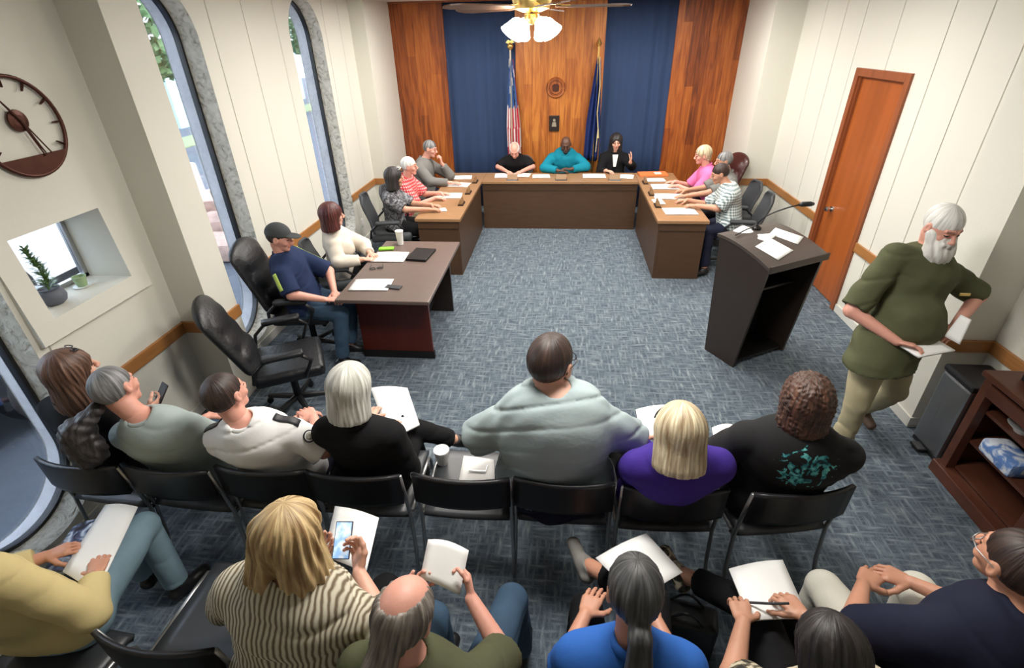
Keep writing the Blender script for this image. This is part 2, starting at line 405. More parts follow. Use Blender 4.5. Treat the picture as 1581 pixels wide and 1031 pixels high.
MB().box((-.085, -.025, -.12), (.085, .01, .12), bev=.008).build('board', M['darkwood'], e)
mb = MB().lathe([(0, -.012), (.022, -.01), (.022, 0), (0, 0)], (0, -.025, .05), 14, ax='y').prism([(-.04, -.05), (.04, -.05), (.028, .02), (-.028, .02)], 'y', -.034, -.024)
mb.build('figure', mat('pale_bronze', (.28, .24, .18), .5), e)

# ------------------------------------------------------------------ ceiling fixtures
for k, (x, y) in enumerate(TROFFERS):
    e = empty('ceiling_light', (x, y, H), 0, ['flat ceiling light panel over the left side table', 'flat ceiling light panel near the door', 'flat ceiling light panel over the left desk wing', 'flat ceiling light panel over the right desk wing', 'flat ceiling light panel over the audience'][k], 'ceiling light')
    mb = MB()
    for lo, hi in (((-.6, -.3, -.03), (.6, -.27, 0)), ((-.6, .27, -.03), (.6, .3, 0)), ((-.6, -.27, -.03), (-.57, .27, 0)), ((.57, -.27, -.03), (.6, .27, 0))): mb.box(lo, hi)
    mb.build('frame', M['white'], e)
    MB().box((-.57, -.27, -.012), (.57, .27, -.004)).build('diffuser', mat('diffuser', (.9, .9, .88), .4, emis=((1, .97, .92), .6)), e)

# ceiling fan with its light kit
fan = empty('ceiling_fan', (-.24, 4.1, H), math.radians(0), 'ceiling fan with wooden blades and a bright glass light kit', 'ceiling fan')
MB().lathe([(0, 0), (.07, 0), (.07, -.03), (.05, -.05), (.016, -.06), (.014, -.2), (.05, -.21), (.12, -.24), (.135, -.29), (.12, -.34), (.06, -.36), (0, -.36)], (0, 0, 0), 28).build('motor', M['brass'], fan, smooth=40)
MBL = mat('fan_blade_wood', (.12, .06, .035), .45, noise=(6, .3))
for k in range(5):
    a = 2*PI*k/5+math.radians(4); R = Matrix.Rotation(a, 3, 'Z')
    P = [(.16, -.03), (.24, -.065), (.60, -.075), (.66, -.05), (.68, 0), (.66, .05), (.60, .075), (.24, .065), (.16, .03)]
    V = [R@Vector((x, y, -.335+y*.12)) for x, y in P]+[R@Vector((x, y, -.327+y*.12)) for x, y in P]; n = len(P)
    b_ = MB().add(V, [tuple(range(n))[::-1], tuple(range(n, 2*n))]+[(i, (i+1) % n, n+(i+1) % n, n+i) for i in range(n)]).build('blade', MBL, fan)
    MB().tube([R@Vector((.11, 0, -.31)), R@Vector((.2, 0, -.325)), R@Vector((.26, 0, -.328))], [.012, .01, .02], 8, flat=.4).build('blade_arm', M['brass'], b_)
MFG = mat('lit_frosted_glass', (.95, .93, .88), .5, emis=((1, .90, .74), 22))
for k in range(4):
    a = 2*PI*k/4+.6; c = Vector((.1*math.cos(a), .1*math.sin(a), -.40)); R = Matrix.Rotation(a, 3, 'Z')@Matrix.Rotation(math.radians(-38), 3, 'Y')
    mb = MB().lathe([(.02, .0), (.04, -.02), (.055, -.06), (.075, -.105), (.078, -.11), (.07, -.108), (.0, -.10)], (0, 0, 0), 18)
    mb.v = [tuple(c+R@Vector(p)) for p in mb.v]
    mb.build('glass_shade', MFG, fan, smooth=60)
MB().lathe([(0, -.36), (.05, -.37), (.055, -.40), (.03, -.43), (0, -.435)], (0, 0, 0), 18).build('light_fitter', M['brass'], fan, smooth=40)


# ------------------------------------------------------------------ figure builder: smooth unions of tapered limbs, meshed with surface nets
I3 = np.eye(3)
def rotm(yaw, pitch=0, roll=0):
    """columns: right, forward, up; yaw 0 looks along +Y, pitch + looks up, roll + leans to its right"""
    y, p, r = [math.radians(a) for a in (yaw, pitch, roll)]
    Rz = np.array([[math.cos(y), -math.sin(y), 0], [math.sin(y), math.cos(y), 0], [0, 0, 1]])
    Rx = np.array([[1, 0, 0], [0, math.cos(p), -math.sin(p)], [0, math.sin(p), math.cos(p)]])
    Ry = np.array([[math.cos(r), 0, math.sin(r)], [0, 1, 0], [-math.sin(r), 0, math.cos(r)]])
    return Rz@Rx@Ry
V3 = lambda *a: np.array(a, float)
def unit(v): v = np.asarray(v, float); return v/(np.linalg.norm(v)+1e-9)
class Pr:
    def __init__(s, f, lo, hi, k=.02, op='add'): s.f, s.lo, s.hi, s.k, s.op = f, lo, hi, k, op
def capsule(a, b, ra, rb, Mx=I3, sc=(1, 1, 1), k=.02, cut=None, op='add'):
    a = np.asarray(a, float); b = np.asarray(b, float); sc = np.asarray(sc, float)
    qb = (Mx.T@(b-a))/sc; L2 = float(qb@qb)+1e-12; ms = float(min(sc)); R = max(ra, rb)*max(sc)
    def f(P):
        q = ((P-a)@Mx)/sc; t = np.clip((q@qb)/L2, 0, 1)
        d = (np.sqrt((((q-t[..., None]*qb))**2).sum(-1))-(ra+(rb-ra)*t))*(ms*.5+.5*float(np.mean(sc)))
        if cut is not None:
            for c, n in cut: d = np.maximum(d, (P-np.asarray(c))@np.asarray(n))
        return d
    return Pr(f, np.minimum(a, b)-R, np.maximum(a, b)+R, k, op)
def ellip(c, r, Mx=I3, k=.02, op='add', cut=None):
    c = np.asarray(c, float); r = np.asarray(r, float); R = max(r)
    def f(P):
        q = (P-c)@Mx; k0 = np.sqrt(((q/r)**2).sum(-1)); k1 = np.sqrt(((q/(r*r))**2).sum(-1))+1e-6
        d = k0*(k0-1)/k1
        if cut is not None:
            for cc, n in cut: d = np.maximum(d, (P-np.asarray(cc))@np.asarray(n))
        return d
    return Pr(f, c-R, c+R, k, op)
def surf(prims, h, disp=None, planes=()):
    pad = 3*h+.012
    lo = np.min([p.lo for p in prims if p.op == 'add'], 0)-pad; hi = np.max([p.hi for p in prims if p.op == 'add'], 0)+pad
    n = np.ceil((hi-lo)/h).astype(int)+1
    F = np.full(n, .5, np.float32); ax = [lo[i]+h*np.arange(n[i]) for i in range(3)]
    for p in prims:
        m = .03+p.k
        i0 = np.clip(np.floor((p.lo-m-lo)/h).astype(int), 0, n); i1 = np.clip(np.ceil((p.hi+m-lo)/h).astype(int)+1, 0, n)
        if (i1 <= i0).any(): continue
        s = tuple(slice(i0[i], i1[i]) for i in range(3))
        P = np.stack(np.meshgrid(*[ax[i][s[i]] for i in range(3)], indexing='ij'), -1)
        d = p.f(P).astype(np.float32); A = F[s]
        if p.op == 'sub':
            d = -d; hh = np.clip(.5+.5*(d-A)/p.k, 0, 1)
            F[s] = A+(d-A)*hh+p.k*hh*(1-hh)
        else:
            hh = np.clip(.5+.5*(A-d)/p.k, 0, 1); F[s] = A+(d-A)*hh-p.k*hh*(1-hh)
    if disp is not None or planes:
        idx = np.argwhere(np.abs(F) < .05 if not planes else F < .05); P = lo+idx*h; v = F[tuple(idx.T)]
        if disp is not None: v = v+disp(P)
        for c, nn in planes: v = np.maximum(v, (P-np.asarray(c))@np.asarray(nn))
        F[tuple(idx.T)] = v
    S_ = F < 0
    c = S_[:-1, :-1, :-1].astype(np.int8).copy(); offs = [(i, j, k) for i in (0, 1) for j in (0, 1) for k in (0, 1)]
    c[:] = 0
    for i, j, k in offs: c += S_[i:n[0]-1+i, j:n[1]-1+j, k:n[2]-1+k]
    cell = np.argwhere((c > 0) & (c < 8))
    if len(cell) == 0: return np.zeros((0, 3)), np.zeros((0, 4), int)
    vals = {o: F[cell[:, 0]+o[0], cell[:, 1]+o[1], cell[:, 2]+o[2]] for o in offs}
    acc = np.zeros((len(cell), 3)); cnt = np.zeros(len(cell))
    for a in offs:
        for x in range(3):
            if a[x] == 0:
                b = list(a); b[x] = 1; b = tuple(b); fa, fb = vals[a], vals[b]; m = (fa < 0) != (fb < 0)
                t = np.where(m, fa/np.where(m, fa-fb, 1), 0); q = np.array(a, float)+np.zeros((len(cell), 3)); q[:, x] += t
                acc[m] += q[m]; cnt[m] += 1
    V = lo+(cell+acc/cnt[:, None])*h
    ID = np.full(c.shape, -1, np.int32); ID[tuple(cell.T)] = np.arange(len(cell)); Q = []
    for x in range(3):
        sl0 = [slice(None)]*3; sl1 = [slice(None)]*3; sl0[x] = slice(0, -1); sl1[x] = slice(1, None)
        A, B = S_[tuple(sl0)], S_[tuple(sl1)]; e = np.argwhere(A != B)
        y, z = (x+1) % 3, (x+2) % 3
        e = e[(e[:, y] > 0) & (e[:, z] > 0) & (e[:, y] < n[y]-1) & (e[:, z] < n[z]-1)]
        ins = A[tuple(e.T)]; q = []
        for dy, dz in ((1, 1), (0, 1), (0, 0), (1, 0)):
            g = e.copy(); g[:, y] -= dy; g[:, z] -= dz; q.append(ID[tuple(g.T)])
        q = np.stack(q, 1); q[~ins] = q[~ins][:, ::-1]; Q.append(q)
    Q = np.concatenate(Q); Q = Q[(Q >= 0).all(1)]
    return V, Q
def link_np(name, parts, mats, parent, org, mi=None, attr=None):
    """parts: list of (V, Q); joined into one mesh object"""
    V = np.concatenate([p[0] for p in parts]); k = 0; Qs = []
    for p in parts: Qs.append(p[1]+k); k += len(p[0])
    Q = np.concatenate(Qs); me = bpy.data.meshes.new(name)
    me.vertices.add(len(V)); me.vertices.foreach_set('co', (V-org).astype(np.float32).ravel())
    me.loops.add(Q.size); me.loops.foreach_set('vertex_index', Q.ravel().astype(np.int32))
    me.polygons.add(len(Q)); me.polygons.foreach_set('loop_start', np.arange(0, Q.size, 4, dtype=np.int32))
    me.polygons.foreach_set('loop_total', np.full(len(Q), 4, np.int32))
    me.polygons.foreach_set('use_smooth', np.ones(len(Q), bool))
    for m in (mats if isinstance(mats, list) else [mats]): me.materials.append(m)
    if mi is not None: me.polygons.foreach_set('material_index', mi(V[Q].mean(1)).astype(np.int32))
    if attr is not None:
        a = me.attributes.new('strand', 'FLOAT_VECTOR', 'POINT'); a.data.foreach_set('vector', attr(V).astype(np.float32).ravel())
    me.update(calc_edges=True); o = bpy.data.objects.new(name, me); COL.objects.link(o)
    if parent: o.parent = parent
    return o
def wr(amp, f=1., seed=0):
    """cloth folds"""
    r = np.random.RandomState(seed); D = r.randn(5, 3); D /= np.linalg.norm(D, axis=1)[:, None]; ph = r.rand(5)*6
    def g(P):
        a = np.sin(P@D[0]*9*f+ph[0])*1.6
        s = np.sin(P@(D[1]*np.array([.5, .5, 1]))*46*f+a+ph[1])*.5+np.sin(P@D[2]*29*f+ph[2]+a)*.35+np.sin(P@D[3]*62*f+ph[3]+a*1.3)*.25
        rd_ = (1-np.abs(np.sin(P[:, 2]*21*f+a*.9+P@D[3]*7+ph[2])))**4*np.clip(np.sin(P@D[4]*8+ph[4])+.25, 0, 1)
        return amp*(s*.8+rd_*1.15)
    return g
# ---- cloth, skin and hair materials
def skin(name, c):
    return [mat(name, c, .5, noise=(14, .12), bump=(60, .06)), mat(name+'_lip', (c[0]*.8, c[1]*.5, c[2]*.5), .4), mat(name+'_eye', (.05, .035, .03), .2), mat(name+'_brow', (c[0]*.45, c[1]*.42, c[2]*.42), .8)]
SK = {'fair': skin('fair_skin', (.66, .36, .26)), 'pink': skin('pink_skin', (.68, .33, .25)), 'tan': skin('tan_skin', (.50, .25, .16)), 'dark': skin('dark_skin', (.095, .042, .026)), 'mid': skin('warm_skin', (.58, .28, .18))}
def hair_mat(name, dark, light, sc=55):
    def b(n, L, tc):
        a = n.new('ShaderNodeAttribute'); a.attribute_name = 'strand'
        return noise(n, L, a.outputs['Vector'], sc, (1, .10, .12), 3, dist=.3)
    m = ramp_mat(name, [(.33, dark), (.52, tuple((p+q)/2 for p, q in zip(dark, light))), (.68, light)], b, .5, .5, .01)
    return m
HM = {'black': hair_mat('black_hair', (.006, .005, .005), (.035, .028, .026)), 'darkbrown': hair_mat('dark_brown_hair', (.012, .006, .005), (.05, .026, .018)),
      'brown': hair_mat('brown_hair', (.05, .022, .014), (.19, .10, .065)), 'auburn': hair_mat('auburn_hair', (.03, .005, .006), (.13, .028, .022)),
      'blonde': hair_mat('blonde_hair', (.22, .12, .045), (.72, .54, .28)), 'ash': hair_mat('ash_blonde_hair', (.26, .17, .09), (.80, .70, .48)),
      'silver': hair_mat('silver_hair', (.30, .29, .25), (.70, .69, .63)), 'grey': hair_mat('grey_hair', (.05, .05, .052), (.30, .30, .30)),
      'white': hair_mat('white_hair', (.50, .49, .46), (.85, .84, .80)), 'curly': hair_mat('curly_brown_hair', (.02, .009, .006), (.12, .05, .028), 90),
      'greybrown': hair_mat('grey_brown_hair', (.07, .055, .045), (.30, .26, .22)), 'sooty': hair_mat('sooty_hair', (.008, .007, .008), (.06, .05, .05), 80), 'darkgrey': hair_mat('dark_grey_hair', (.012, .012, .013), (.10, .10, .10))}
def cloth(name, c, am=.12, rough=.85, bump=.35): return mat(name, c, rough, noise=(9, am), bump=(11, bump*.55, (1, 1, 1.6)), spec=.25)
# ---- heads and hair, in head space: x right, y forward, z up, origin mid-head
def head_prims(o, Mx, hs):
    T = lambda *p: o+Mx@(V3(*p)*hs); s = hs
    E_ = lambda c, r, **k: ellip(T(*c), V3(*r)*s, Mx, **k); C_ = lambda a, b, ra, rb, **k: capsule(T(*a), T(*b), ra*s, rb*s, Mx, **k)
    P = [E_((0, -.012, .028), (.077, .098, .092), k=.02), C_((0, .02, -.015), (0, .042, -.07), .066, .042, k=.03), E_((0, .064, -.096), (.024, .02, .017), k=.02)]
    for q in (-1, 1):
        P += [E_((q*.036, .062, -.03), (.026, .022, .022), k=.02), C_((q*.012, .088, .026), (q*.042, .074, .026), .010, .008, k=.012),
              E_((q*.031, .104, .002), (.017, .018, .012), op='sub', k=.012), E_((q*.031, .076, .002), (.014, .013, .012), k=.004),
              E_((q*.079, -.006, -.006), (.010, .019, .032), k=.008), E_((q*.088, .0, -.002), (.006, .010, .018), op='sub', k=.004), E_((q*.011, .102, -.034), (.009, .009, .008), k=.008)]
    P += [C_((0, .09, .012), (0, .112, -.026), .0075, .012, k=.010), C_((-.018, .086, -.056), (.018, .086, -.056), .008, .008, k=.006),
          C_((-.015, .083, -.067), (.015, .083, -.067), .009, .009, k=.006), C_((-.024, .099, -.0615), (.024, .099, -.0615), .003, .003, op='sub', k=.004)]
    return P
def head_mi(o, Mx, hs):
    def f(C):
        q = ((C-o)@Mx)/hs; x, y, z = np.abs(q[:, 0]), q[:, 1], q[:, 2]; r = np.zeros(len(C), int); fr = y > .062
        r[fr & (y < .108) & (x < .024) & (np.abs(z+.0605) < .0095)] = 1
        r[fr & (((x-.031)/.016)**2+((z-.002)/.0052)**2 < 1)] = 2
        r[fr & (x > .013) & (x < .048) & (np.abs(z-.0275+.06*(x-.03)) < .0055)] = 3
        return r
    return f
def hair_parts(style, o, Mx, hs):
    T = lambda *p: o+Mx@(V3(*p)*hs); s = hs; D = lambda *n: Mx@unit(n)
    E_ = lambda c, r, **k: ellip(T(*c), V3(*r)*s, Mx, **k); C_ = lambda a, b, ra, rb, **k: capsule(T(*a), T(*b), ra*s, rb*s, Mx, **k)
    amp, fr, pl = .003, 34, []
    face = E_((0, .13, -.05), (.074, .075, .108), op='sub', k=.01)
    nape = [(T(0, 0, -.03), D(0, .6, -.8))]
    ears = [E_((q*.092, .0, -.012), (.02, .024, .036), op='sub', k=.008) for q in (-1, 1)]
    if style == 'short': P = [E_((0, -.014, .03), (.0815, .103, .098)), face]+ears; pl = nape; amp = .0012; fr = 60
    elif style == 'crop': P = [E_((0, -.014, .029), (.081, .102, .0965)), face]+ears; pl = nape; amp = .001
    elif style == 'fringe': P = [E_((0, -.016, .024), (.084, .104, .096)), face, E_((0, .03, .12), (.078, .115, .085), op='sub', k=.01)]+ears; pl = nape
    elif style == 'wavy': P = [E_((0, -.016, .032), (.098, .118, .108)), C_((-.03, -.04, .02), (-.05, -.065, -.12), .085, .075, sc=(1, .85, 1), k=.025), C_((.03, -.04, .02), (.055, -.05, -.11), .085, .08, sc=(1, .85, 1), k=.025), C_((.05, .0, -.02), (.105, .0, -.14), .05, .04, k=.02), C_((-.05, .0, -.02), (-.10, .0, -.13), .05, .04, k=.02), E_((0, .135, -.08), (.066, .10, .15), op='sub', k=.012), E_((0, -.14, -.15), (.03, .06, .09), op='sub', k=.02)]; amp = .009; fr = 26
    elif style == 'thinning': P = [E_((0, -.014, .031), (.084, .106, .101)), face, E_((0, -.03, .145), (.04, .045, .03), op='sub', k=.01)]+ears; pl = nape
    elif style == 'full': P = [E_((0, -.018, .034), (.090, .112, .106)), C_((0, -.05, 0), (0, -.055, -.05), .078, .06), face]+ears; pl = [(T(0, 0, -.045), D(0, .45, -.9))]
    elif style == 'bob': P = [E_((0, -.016, .032), (.096, .116, .108)), C_((0, -.03, .01), (0, -.03, -.12), .102, .108, sc=(1, .88, 1), k=.03), E_((0, .135, -.07), (.068, .10, .135), op='sub', k=.012)]; pl = [(T(0, 0, -.14), D(0, .1, -1))]
    elif style == 'long': P = [E_((0, -.016, .032), (.094, .114, .108)), C_((0, -.04, .02), (0, -.07, -.16), .10, .105, sc=(1, .75, 1), k=.03), C_((0, -.07, -.16), (0, -.09, -.34), .105, .075, sc=(1, .55, 1), k=.03), E_((0, .135, -.08), (.068, .10, .15), op='sub', k=.012)]; amp = .005
    elif style == 'curly': P = [E_((0, -.02, .03), (.110, .128, .118)), C_((0, -.045, -.01), (0, -.05, -.09), .098, .10, sc=(1.1, .9, 1), k=.03), E_((0, .14, -.05), (.068, .085, .11), op='sub', k=.015)]; amp = .007
    elif style in ('pony', 'ponylow'):
        P = [E_((0, -.014, .03), (.084, .108, .101)), face]+ears+[C_((0, -.105, -.03), (0, -.135, -.05), .03, .028, k=.02), C_((0, -.135, -.05), (0, -.155, -.20), .034, .05, k=.02), C_((0, -.155, -.20), (0, -.15, -.40), .05, .03, k=.02)]
        amp = .003
    elif style == 'baldpony':
        P = [E_((0, -.018, .022), (.086, .106, .096)), face, E_((-.018, -.03, .118), (.064, .084, .064), op='sub', k=.02), C_((0, -.09, -.04), (0, -.12, -.1), .045, .04, k=.03), C_((0, -.12, -.1), (.0, -.12, -.30), .045, .03, k=.03)]+ears; amp = .004
    def disp(X):
        q = ((X-o)@Mx)/hs
        if style == 'curly': return amp*(np.sin(q[:, 0]*150+2*np.sin(q[:, 2]*90))*np.sin(q[:, 1]*140+2*np.sin(q[:, 0]*80))*np.sin(q[:, 2]*130+q[:, 0]*50))
        a = np.arctan2(q[:, 0], q[:, 1]+.02); return amp*(np.sin(a*fr+3*np.sin(q[:, 2]*14+a*2))*.6+np.sin(a*fr*.43+2*np.sin(q[:, 2]*9))*.5)*np.clip((.115-q[:, 2])/.05, .15, 1)
    def attr(X):
        q = ((X-o)@Mx)/hs; a = np.arctan2(q[:, 0], -(q[:, 1]+.02)); a2 = np.where(np.abs(a) > 0, a, a)
        return np.stack([a2*.12, q[:, 2]+q[:, 1]*.3, np.hypot(q[:, 0], q[:, 1])], 1)
    return P, disp, attr, pl
def hand_prims(wrist, d, pn, side, curl=.4, hs=1., spread=1.):
    """d: finger direction, pn: direction the palm faces, side: +1 right hand"""
    d = unit(d); pn = unit(np.asarray(pn, float)-d*(np.asarray(pn, float)@d)); x = np.cross(d, -pn)*side    # towards the little finger
    Mx = np.stack([x, d, -pn], 1); w = np.asarray(wrist, float)
    T = lambda a, b, c: w+Mx@(V3(a, b, c)*hs); P = []
    P += [capsule(T(-.012, .025, 0), T(-.018, .078, 0), .018*hs, .019*hs, Mx, (1.3, 1, .75), k=.012), capsule(T(.012, .025, 0), T(.022, .072, 0), .018*hs, .017*hs, Mx, (1.3, 1, .7), k=.012)]
    c = curl
    for fx, L, r, e in ((-.032, .078, .0088, .0), (-.011, .086, .009, .1), (.011, .079, .0088, .2), (.031, .062, .0078, .3)):
        p = T(fx, .088-abs(fx+.005)*.25, 0); ang = c*.55+e*c*.4; sx = fx*.35*spread
        for kf, seg in enumerate((.45, .31, .24)):
            v = Mx@unit((sx*2, math.cos(ang), -math.sin(ang))); q = p+v*L*seg*hs; P.append(capsule(p, q, r*hs*(1-.06*kf), r*hs*(1-.06*(kf+1)), k=.005)); p = q; ang += c*(1.0 if kf == 0 else .8)
    p = T(-.026, .022, -.004); 
    for kf, (v, L, r) in enumerate((((-.75, .62, -.22), .042, .0125), ((-.45, .85, -.3-.3*c), .032, .0105), ((-.18, .95, -.3-.5*c), .026, .009))):
        q = p+Mx@unit(v)*L*hs; P.append(capsule(p, q, r*hs, r*.92*hs, k=.008)); p = q
    return P
def ik(a, b, l1, l2, pole):
    a, b = np.asarray(a, float), np.asarray(b, float); v = b-a; L = np.linalg.norm(v); L = min(L, (l1+l2)*.999); u = unit(v)
    x = (l1*l1-l2*l2+L*L)/(2*L); h = math.sqrt(max(0, l1*l1-x*x)); p = np.asarray(pole, float); p = unit(p-u*(p@u)); return a+u*x+p*h
PEOPLE = {}
def dnf(td, v): v = unit(v); return unit(v-td*(v@td))
def person(key, label, pel, neck, head, yaw, hyaw=None, hpitch=0, hroll=0, g=1., sw=1., s=1., hs=1., skn='fair', shirt=None, sleeve=.5, pants=None,
           hair='short', hairc='brown', shoes=None, arms=None, legs=None, syaw=None, belly=0, bust=0, fold=.005, fine=True, hem=None, stand=False, extra_shirt=None, seed=1, fat=1., shorts=None, hairx=None, shfwd=0., hdisp=None):
    pel, neck, head = V3(*pel), V3(*neck), V3(*head); org = V3(pel[0], pel[1], 0)
    e = empty('person', tuple(org), 0, label, 'person'); PEOPLE[key] = e
    B = rotm(yaw); R = B[:, 0]; Fw = B[:, 1]; up = unit(neck-pel); Lt = np.linalg.norm(neck-pel)
    SB = rotm(yaw if syaw is None else syaw); SR = unit(SB[:, 0]-up*(SB[:, 0]@up)); SF = np.cross(up, SR)
    Fr = unit(Fw-up*(Fw@up)); Mt = np.stack([np.cross(Fr, up), Fr, up], 1); Ms = np.stack([SR, SF, up], 1)
    at = lambda z, x=0, y=0: pel+up*z*Lt+Mt[:, 0]*x+Mt[:, 1]*y
    sh = {q: pel+up*(Lt-.082*s)+SR*q*.165*sw*s+SF*shfwd for q in (-1, 1)}
    def torso(inf, k, c=None):
        gi = lambda r: r*s*g+inf
        T_ = [capsule(at(-.02), at(.32), gi(.148), gi(.142), Mt, (1, .74+.1*belly, 1), k=k), capsule(at(.32), at(.72), gi(.142), gi(.152*(.6+.4*sw)), Ms, (1, .70, 1), k=k),
              capsule(sh[-1]*.82+sh[1]*.18-up*.03, sh[1]*.82+sh[-1]*.18-up*.03, .085*s*(.5+.5*g)+inf, .085*s*(.5+.5*g)+inf, Ms, (1, .9, 1), k=k),
              capsule(neck-up*.035, sh[-1]+up*.012, .046*s+inf, .046*s+inf, k=k), capsule(neck-up*.035, sh[1]+up*.012, .046*s+inf, .046*s+inf, k=k)]
        if belly: T_.append(ellip(at(.25, 0, .07*g*belly), V3(.15*g+.01, .10*g*(.6+.5*belly), .14*g)+inf, Mt, k=k))
        if bust: T_ += [ellip(at(.62, q*.07*g, .10*g*.9), V3(.07, .06, .065)*g*bust+inf, Mt, k=k) for q in (-1, 1)]
        return T_
    bp = torso(0, .03)
    nk = head+rotm(hyaw if hyaw is not None else yaw, hpitch)@V3(0, -.022, -.06)*hs
    bp.append(capsule(neck-up*.03, nk, .054*s*(.7+.3*g), .054*hs, k=.03))
    arms = arms or {}; legs = legs or {}; A = {}; hands = []
    for q, nm in ((-1, 'L'), (1, 'R')):
        ar = dict(arms.get(nm, {})); wr_ = V3(*ar['w']) if 'w' in ar else pel+Fw*.30+R*q*.09+V3(0, 0, .12)
        el = V3(*ar['e']) if 'e' in ar else ik(sh[q], wr_, .29*s, .26*s, ar.get('pole', tuple(R*q*.5-Fw*.35+V3(0, 0, -1))))
        dvec = V3(*ar['d']) if 'd' in ar else unit(wr_-el)+V3(0, 0, -.1); A[q] = (el, wr_)
        bp += [capsule(sh[q], el, .050*s*(.4+.6*g)*fat, .041*s*(.5+.5*g)*fat, k=.02), capsule(el, wr_, .041*s*(.5+.5*g)*fat, .027*s, k=.015)]
        hands.append(hand_prims(wr_, dvec, ar.get('p', (0, 0, -1)), q, ar.get('c', .45), .95*s*(.7+.3*g)))
    hp = {q: pel+R*q*.09*s*(.5+.5*g)+V3(0, 0, -.01) for q in (-1, 1)}; Lg = {}
    bp.append(capsule(hp[-1], hp[1], .105*s*g, .105*s*g, k=.03))
    for q, nm in ((-1, 'L'), (1, 'R')):
        lg = legs.get(nm, {}); kn = V3(*lg['k']) if 'k' in lg else hp[q]+Fw*.43*s+R*q*.05+V3(0, 0, -.03); kn = kn if 'k' in lg else V3(kn[0], kn[1], .50)
        an = V3(*lg['a']) if 'a' in lg else V3(*(kn+Fw*.04)[:2], .09); td = unit(V3(*lg['t'])) if 't' in lg else unit(Fw+V3(0, 0, -.12))
        Lg[q] = (hp[q], kn, an, td)
        bp += [capsule(hp[q], kn, .088*s*(.3+.7*g), .058*s, k=.02), capsule(kn, an, .056*s, .036*s, k=.015), capsule(an+dnf(td, an-kn)*.04-td*.02, an+dnf(td, an-kn)*.052+td*.13, .029*s, .024*s, k=.03)]
    hb = .010 if fine else .014; hh = .0042 if fine else .006
    HM_ = rotm(hyaw if hyaw is not None else yaw, hpitch, hroll)
    hd = head_prims(head, HM_, hs)+[capsule(head+HM_@V3(0, -.022, -.05)*hs, (nk+neck)/2, .053*hs, .053*s, k=.02)]
    parts = [surf(bp, hb), surf(hd, hh)]+[surf(hp_+[capsule(A[q][1]+(A[q][0]-A[q][1])*.12, A[q][1], .0275*s, .0265*s, k=.012)], .0036 if fine else .0055) for hp_, q in zip(hands, (-1, 1))]
    link_np('body', parts, SK[skn], e, org, mi=head_mi(head, HM_, hs))
    # clothing
    if shirt is not None:
        inf = .020; P = torso(inf, .035)+[capsule(hp[-1]+up*.02, hp[1]+up*.02, .106*s*g+inf, .106*s*g+inf, k=.03)]
        for q in (-1, 1):
            el, wv = A[q]; u = unit(el-sh[q]); v = unit(wv-el); ra, re = .052*s*(.4+.6*g)*fat+inf+.004, .044*s*(.5+.5*g)*fat+inf+.006
            if sleeve <= .02: continue
            if sleeve <= 1:
                cp = sh[q]+(el-sh[q])*sleeve*1.0; P.append(capsule(sh[q], el, ra, re+(.01 if sleeve < 1 else 0), k=.02, cut=[(cp, u)] if sleeve < 1 else None))
            else:
                P.append(capsule(sh[q], el, ra, re, k=.02)); cp = el+(wv-el)*min(1, sleeve-1); P.append(capsule(el, wv, re, .034*s+inf, k=.015, cut=[(cp, v)]))
        pl = [(pel+V3(0, 0, -(.05 if hem is None else hem)), V3(0, 0, -1))]
        P.append(capsule(neck+up*.05, neck+up*.18, .058*s*(.75+.25*g), .075*s, op='sub', k=.008))
        sf = wr(fold, 1, seed)
        if sleeve <= .02: P += [ellip(sh[q]+SR*q*.055*s, V3(.045, .075, .08), Ms, op='sub', k=.01) for q in (-1, 1)]
        sv_ = surf(P+(extra_shirt(at, Mt, sh) if extra_shirt else []), .009 if fine else .013, sf, pl)
        link_np('shirt', [sv_], shirt, e, org)
        ring = [neck+up*.040+Mt[:, 0]*math.cos(a)*.060*s*(.75+.25*g)+Mt[:, 1]*(math.sin(a)*.056*s-.004)+up*(.012*-math.sin(a)) for a in np.linspace(0, 2*PI, 19)[:-1]]
        o = MB().tube([tuple(p-org) for p in ring], .012, 8, closed=True, flat=1.5).build('collar', shirt, e, smooth=True)
    if pants is not None:
        inf = .014; P = [capsule(hp[-1], hp[1], .106*s*g+inf, .106*s*g+inf, k=.03), capsule(at(-.02), at(.13), .149*s*g+inf, .146*s*g+inf, Mt, (1, .76+.1*belly, 1), k=.03)]
        for q in (-1, 1):
            h_, kn, an, td = Lg[q]; P.append(capsule(h_, kn, .089*s*(.3+.7*g)+inf, .06*s+inf, k=.02))
            v = unit(an-kn); P.append(capsule(kn, an, .058*s+inf, .042*s+inf+.006, k=.015, cut=[(kn+(an-kn)*(shorts or .96), v)]))
        link_np('trousers', [surf(P, .010 if fine else .014, wr(fold, .9, seed+5))], pants, e, org)
    if shoes is not None:
        for q in (-1, 1):
            h_, kn, an, td = Lg[q]; dn = unit(np.cross(np.cross(td, unit(an-kn)), td)); 
            b0 = an+dn*.045-td*.03; P = [capsule(b0, b0+td*.17, .036, .032, np.stack([np.cross(td, dn), td, dn], 1), (1.15, 1, 1), k=.02, cut=[(an+dn*.082, dn)]), capsule(an, an+td*.03+dn*.03, .042, .04, k=.02, cut=[(an-dn*.005, -dn)])]
            link_np('shoe', [surf(P, .006 if fine else .009)], shoes, e, org)
    if hair:
        P, dsp, at_, pl = hair_parts(hair, head, HM_, hs)
        if hairx: P = P+hairx
        link_np('hair', [surf(P, .0055 if fine else .008, dsp, pl)], HM[hairc], e, org, attr=at_)
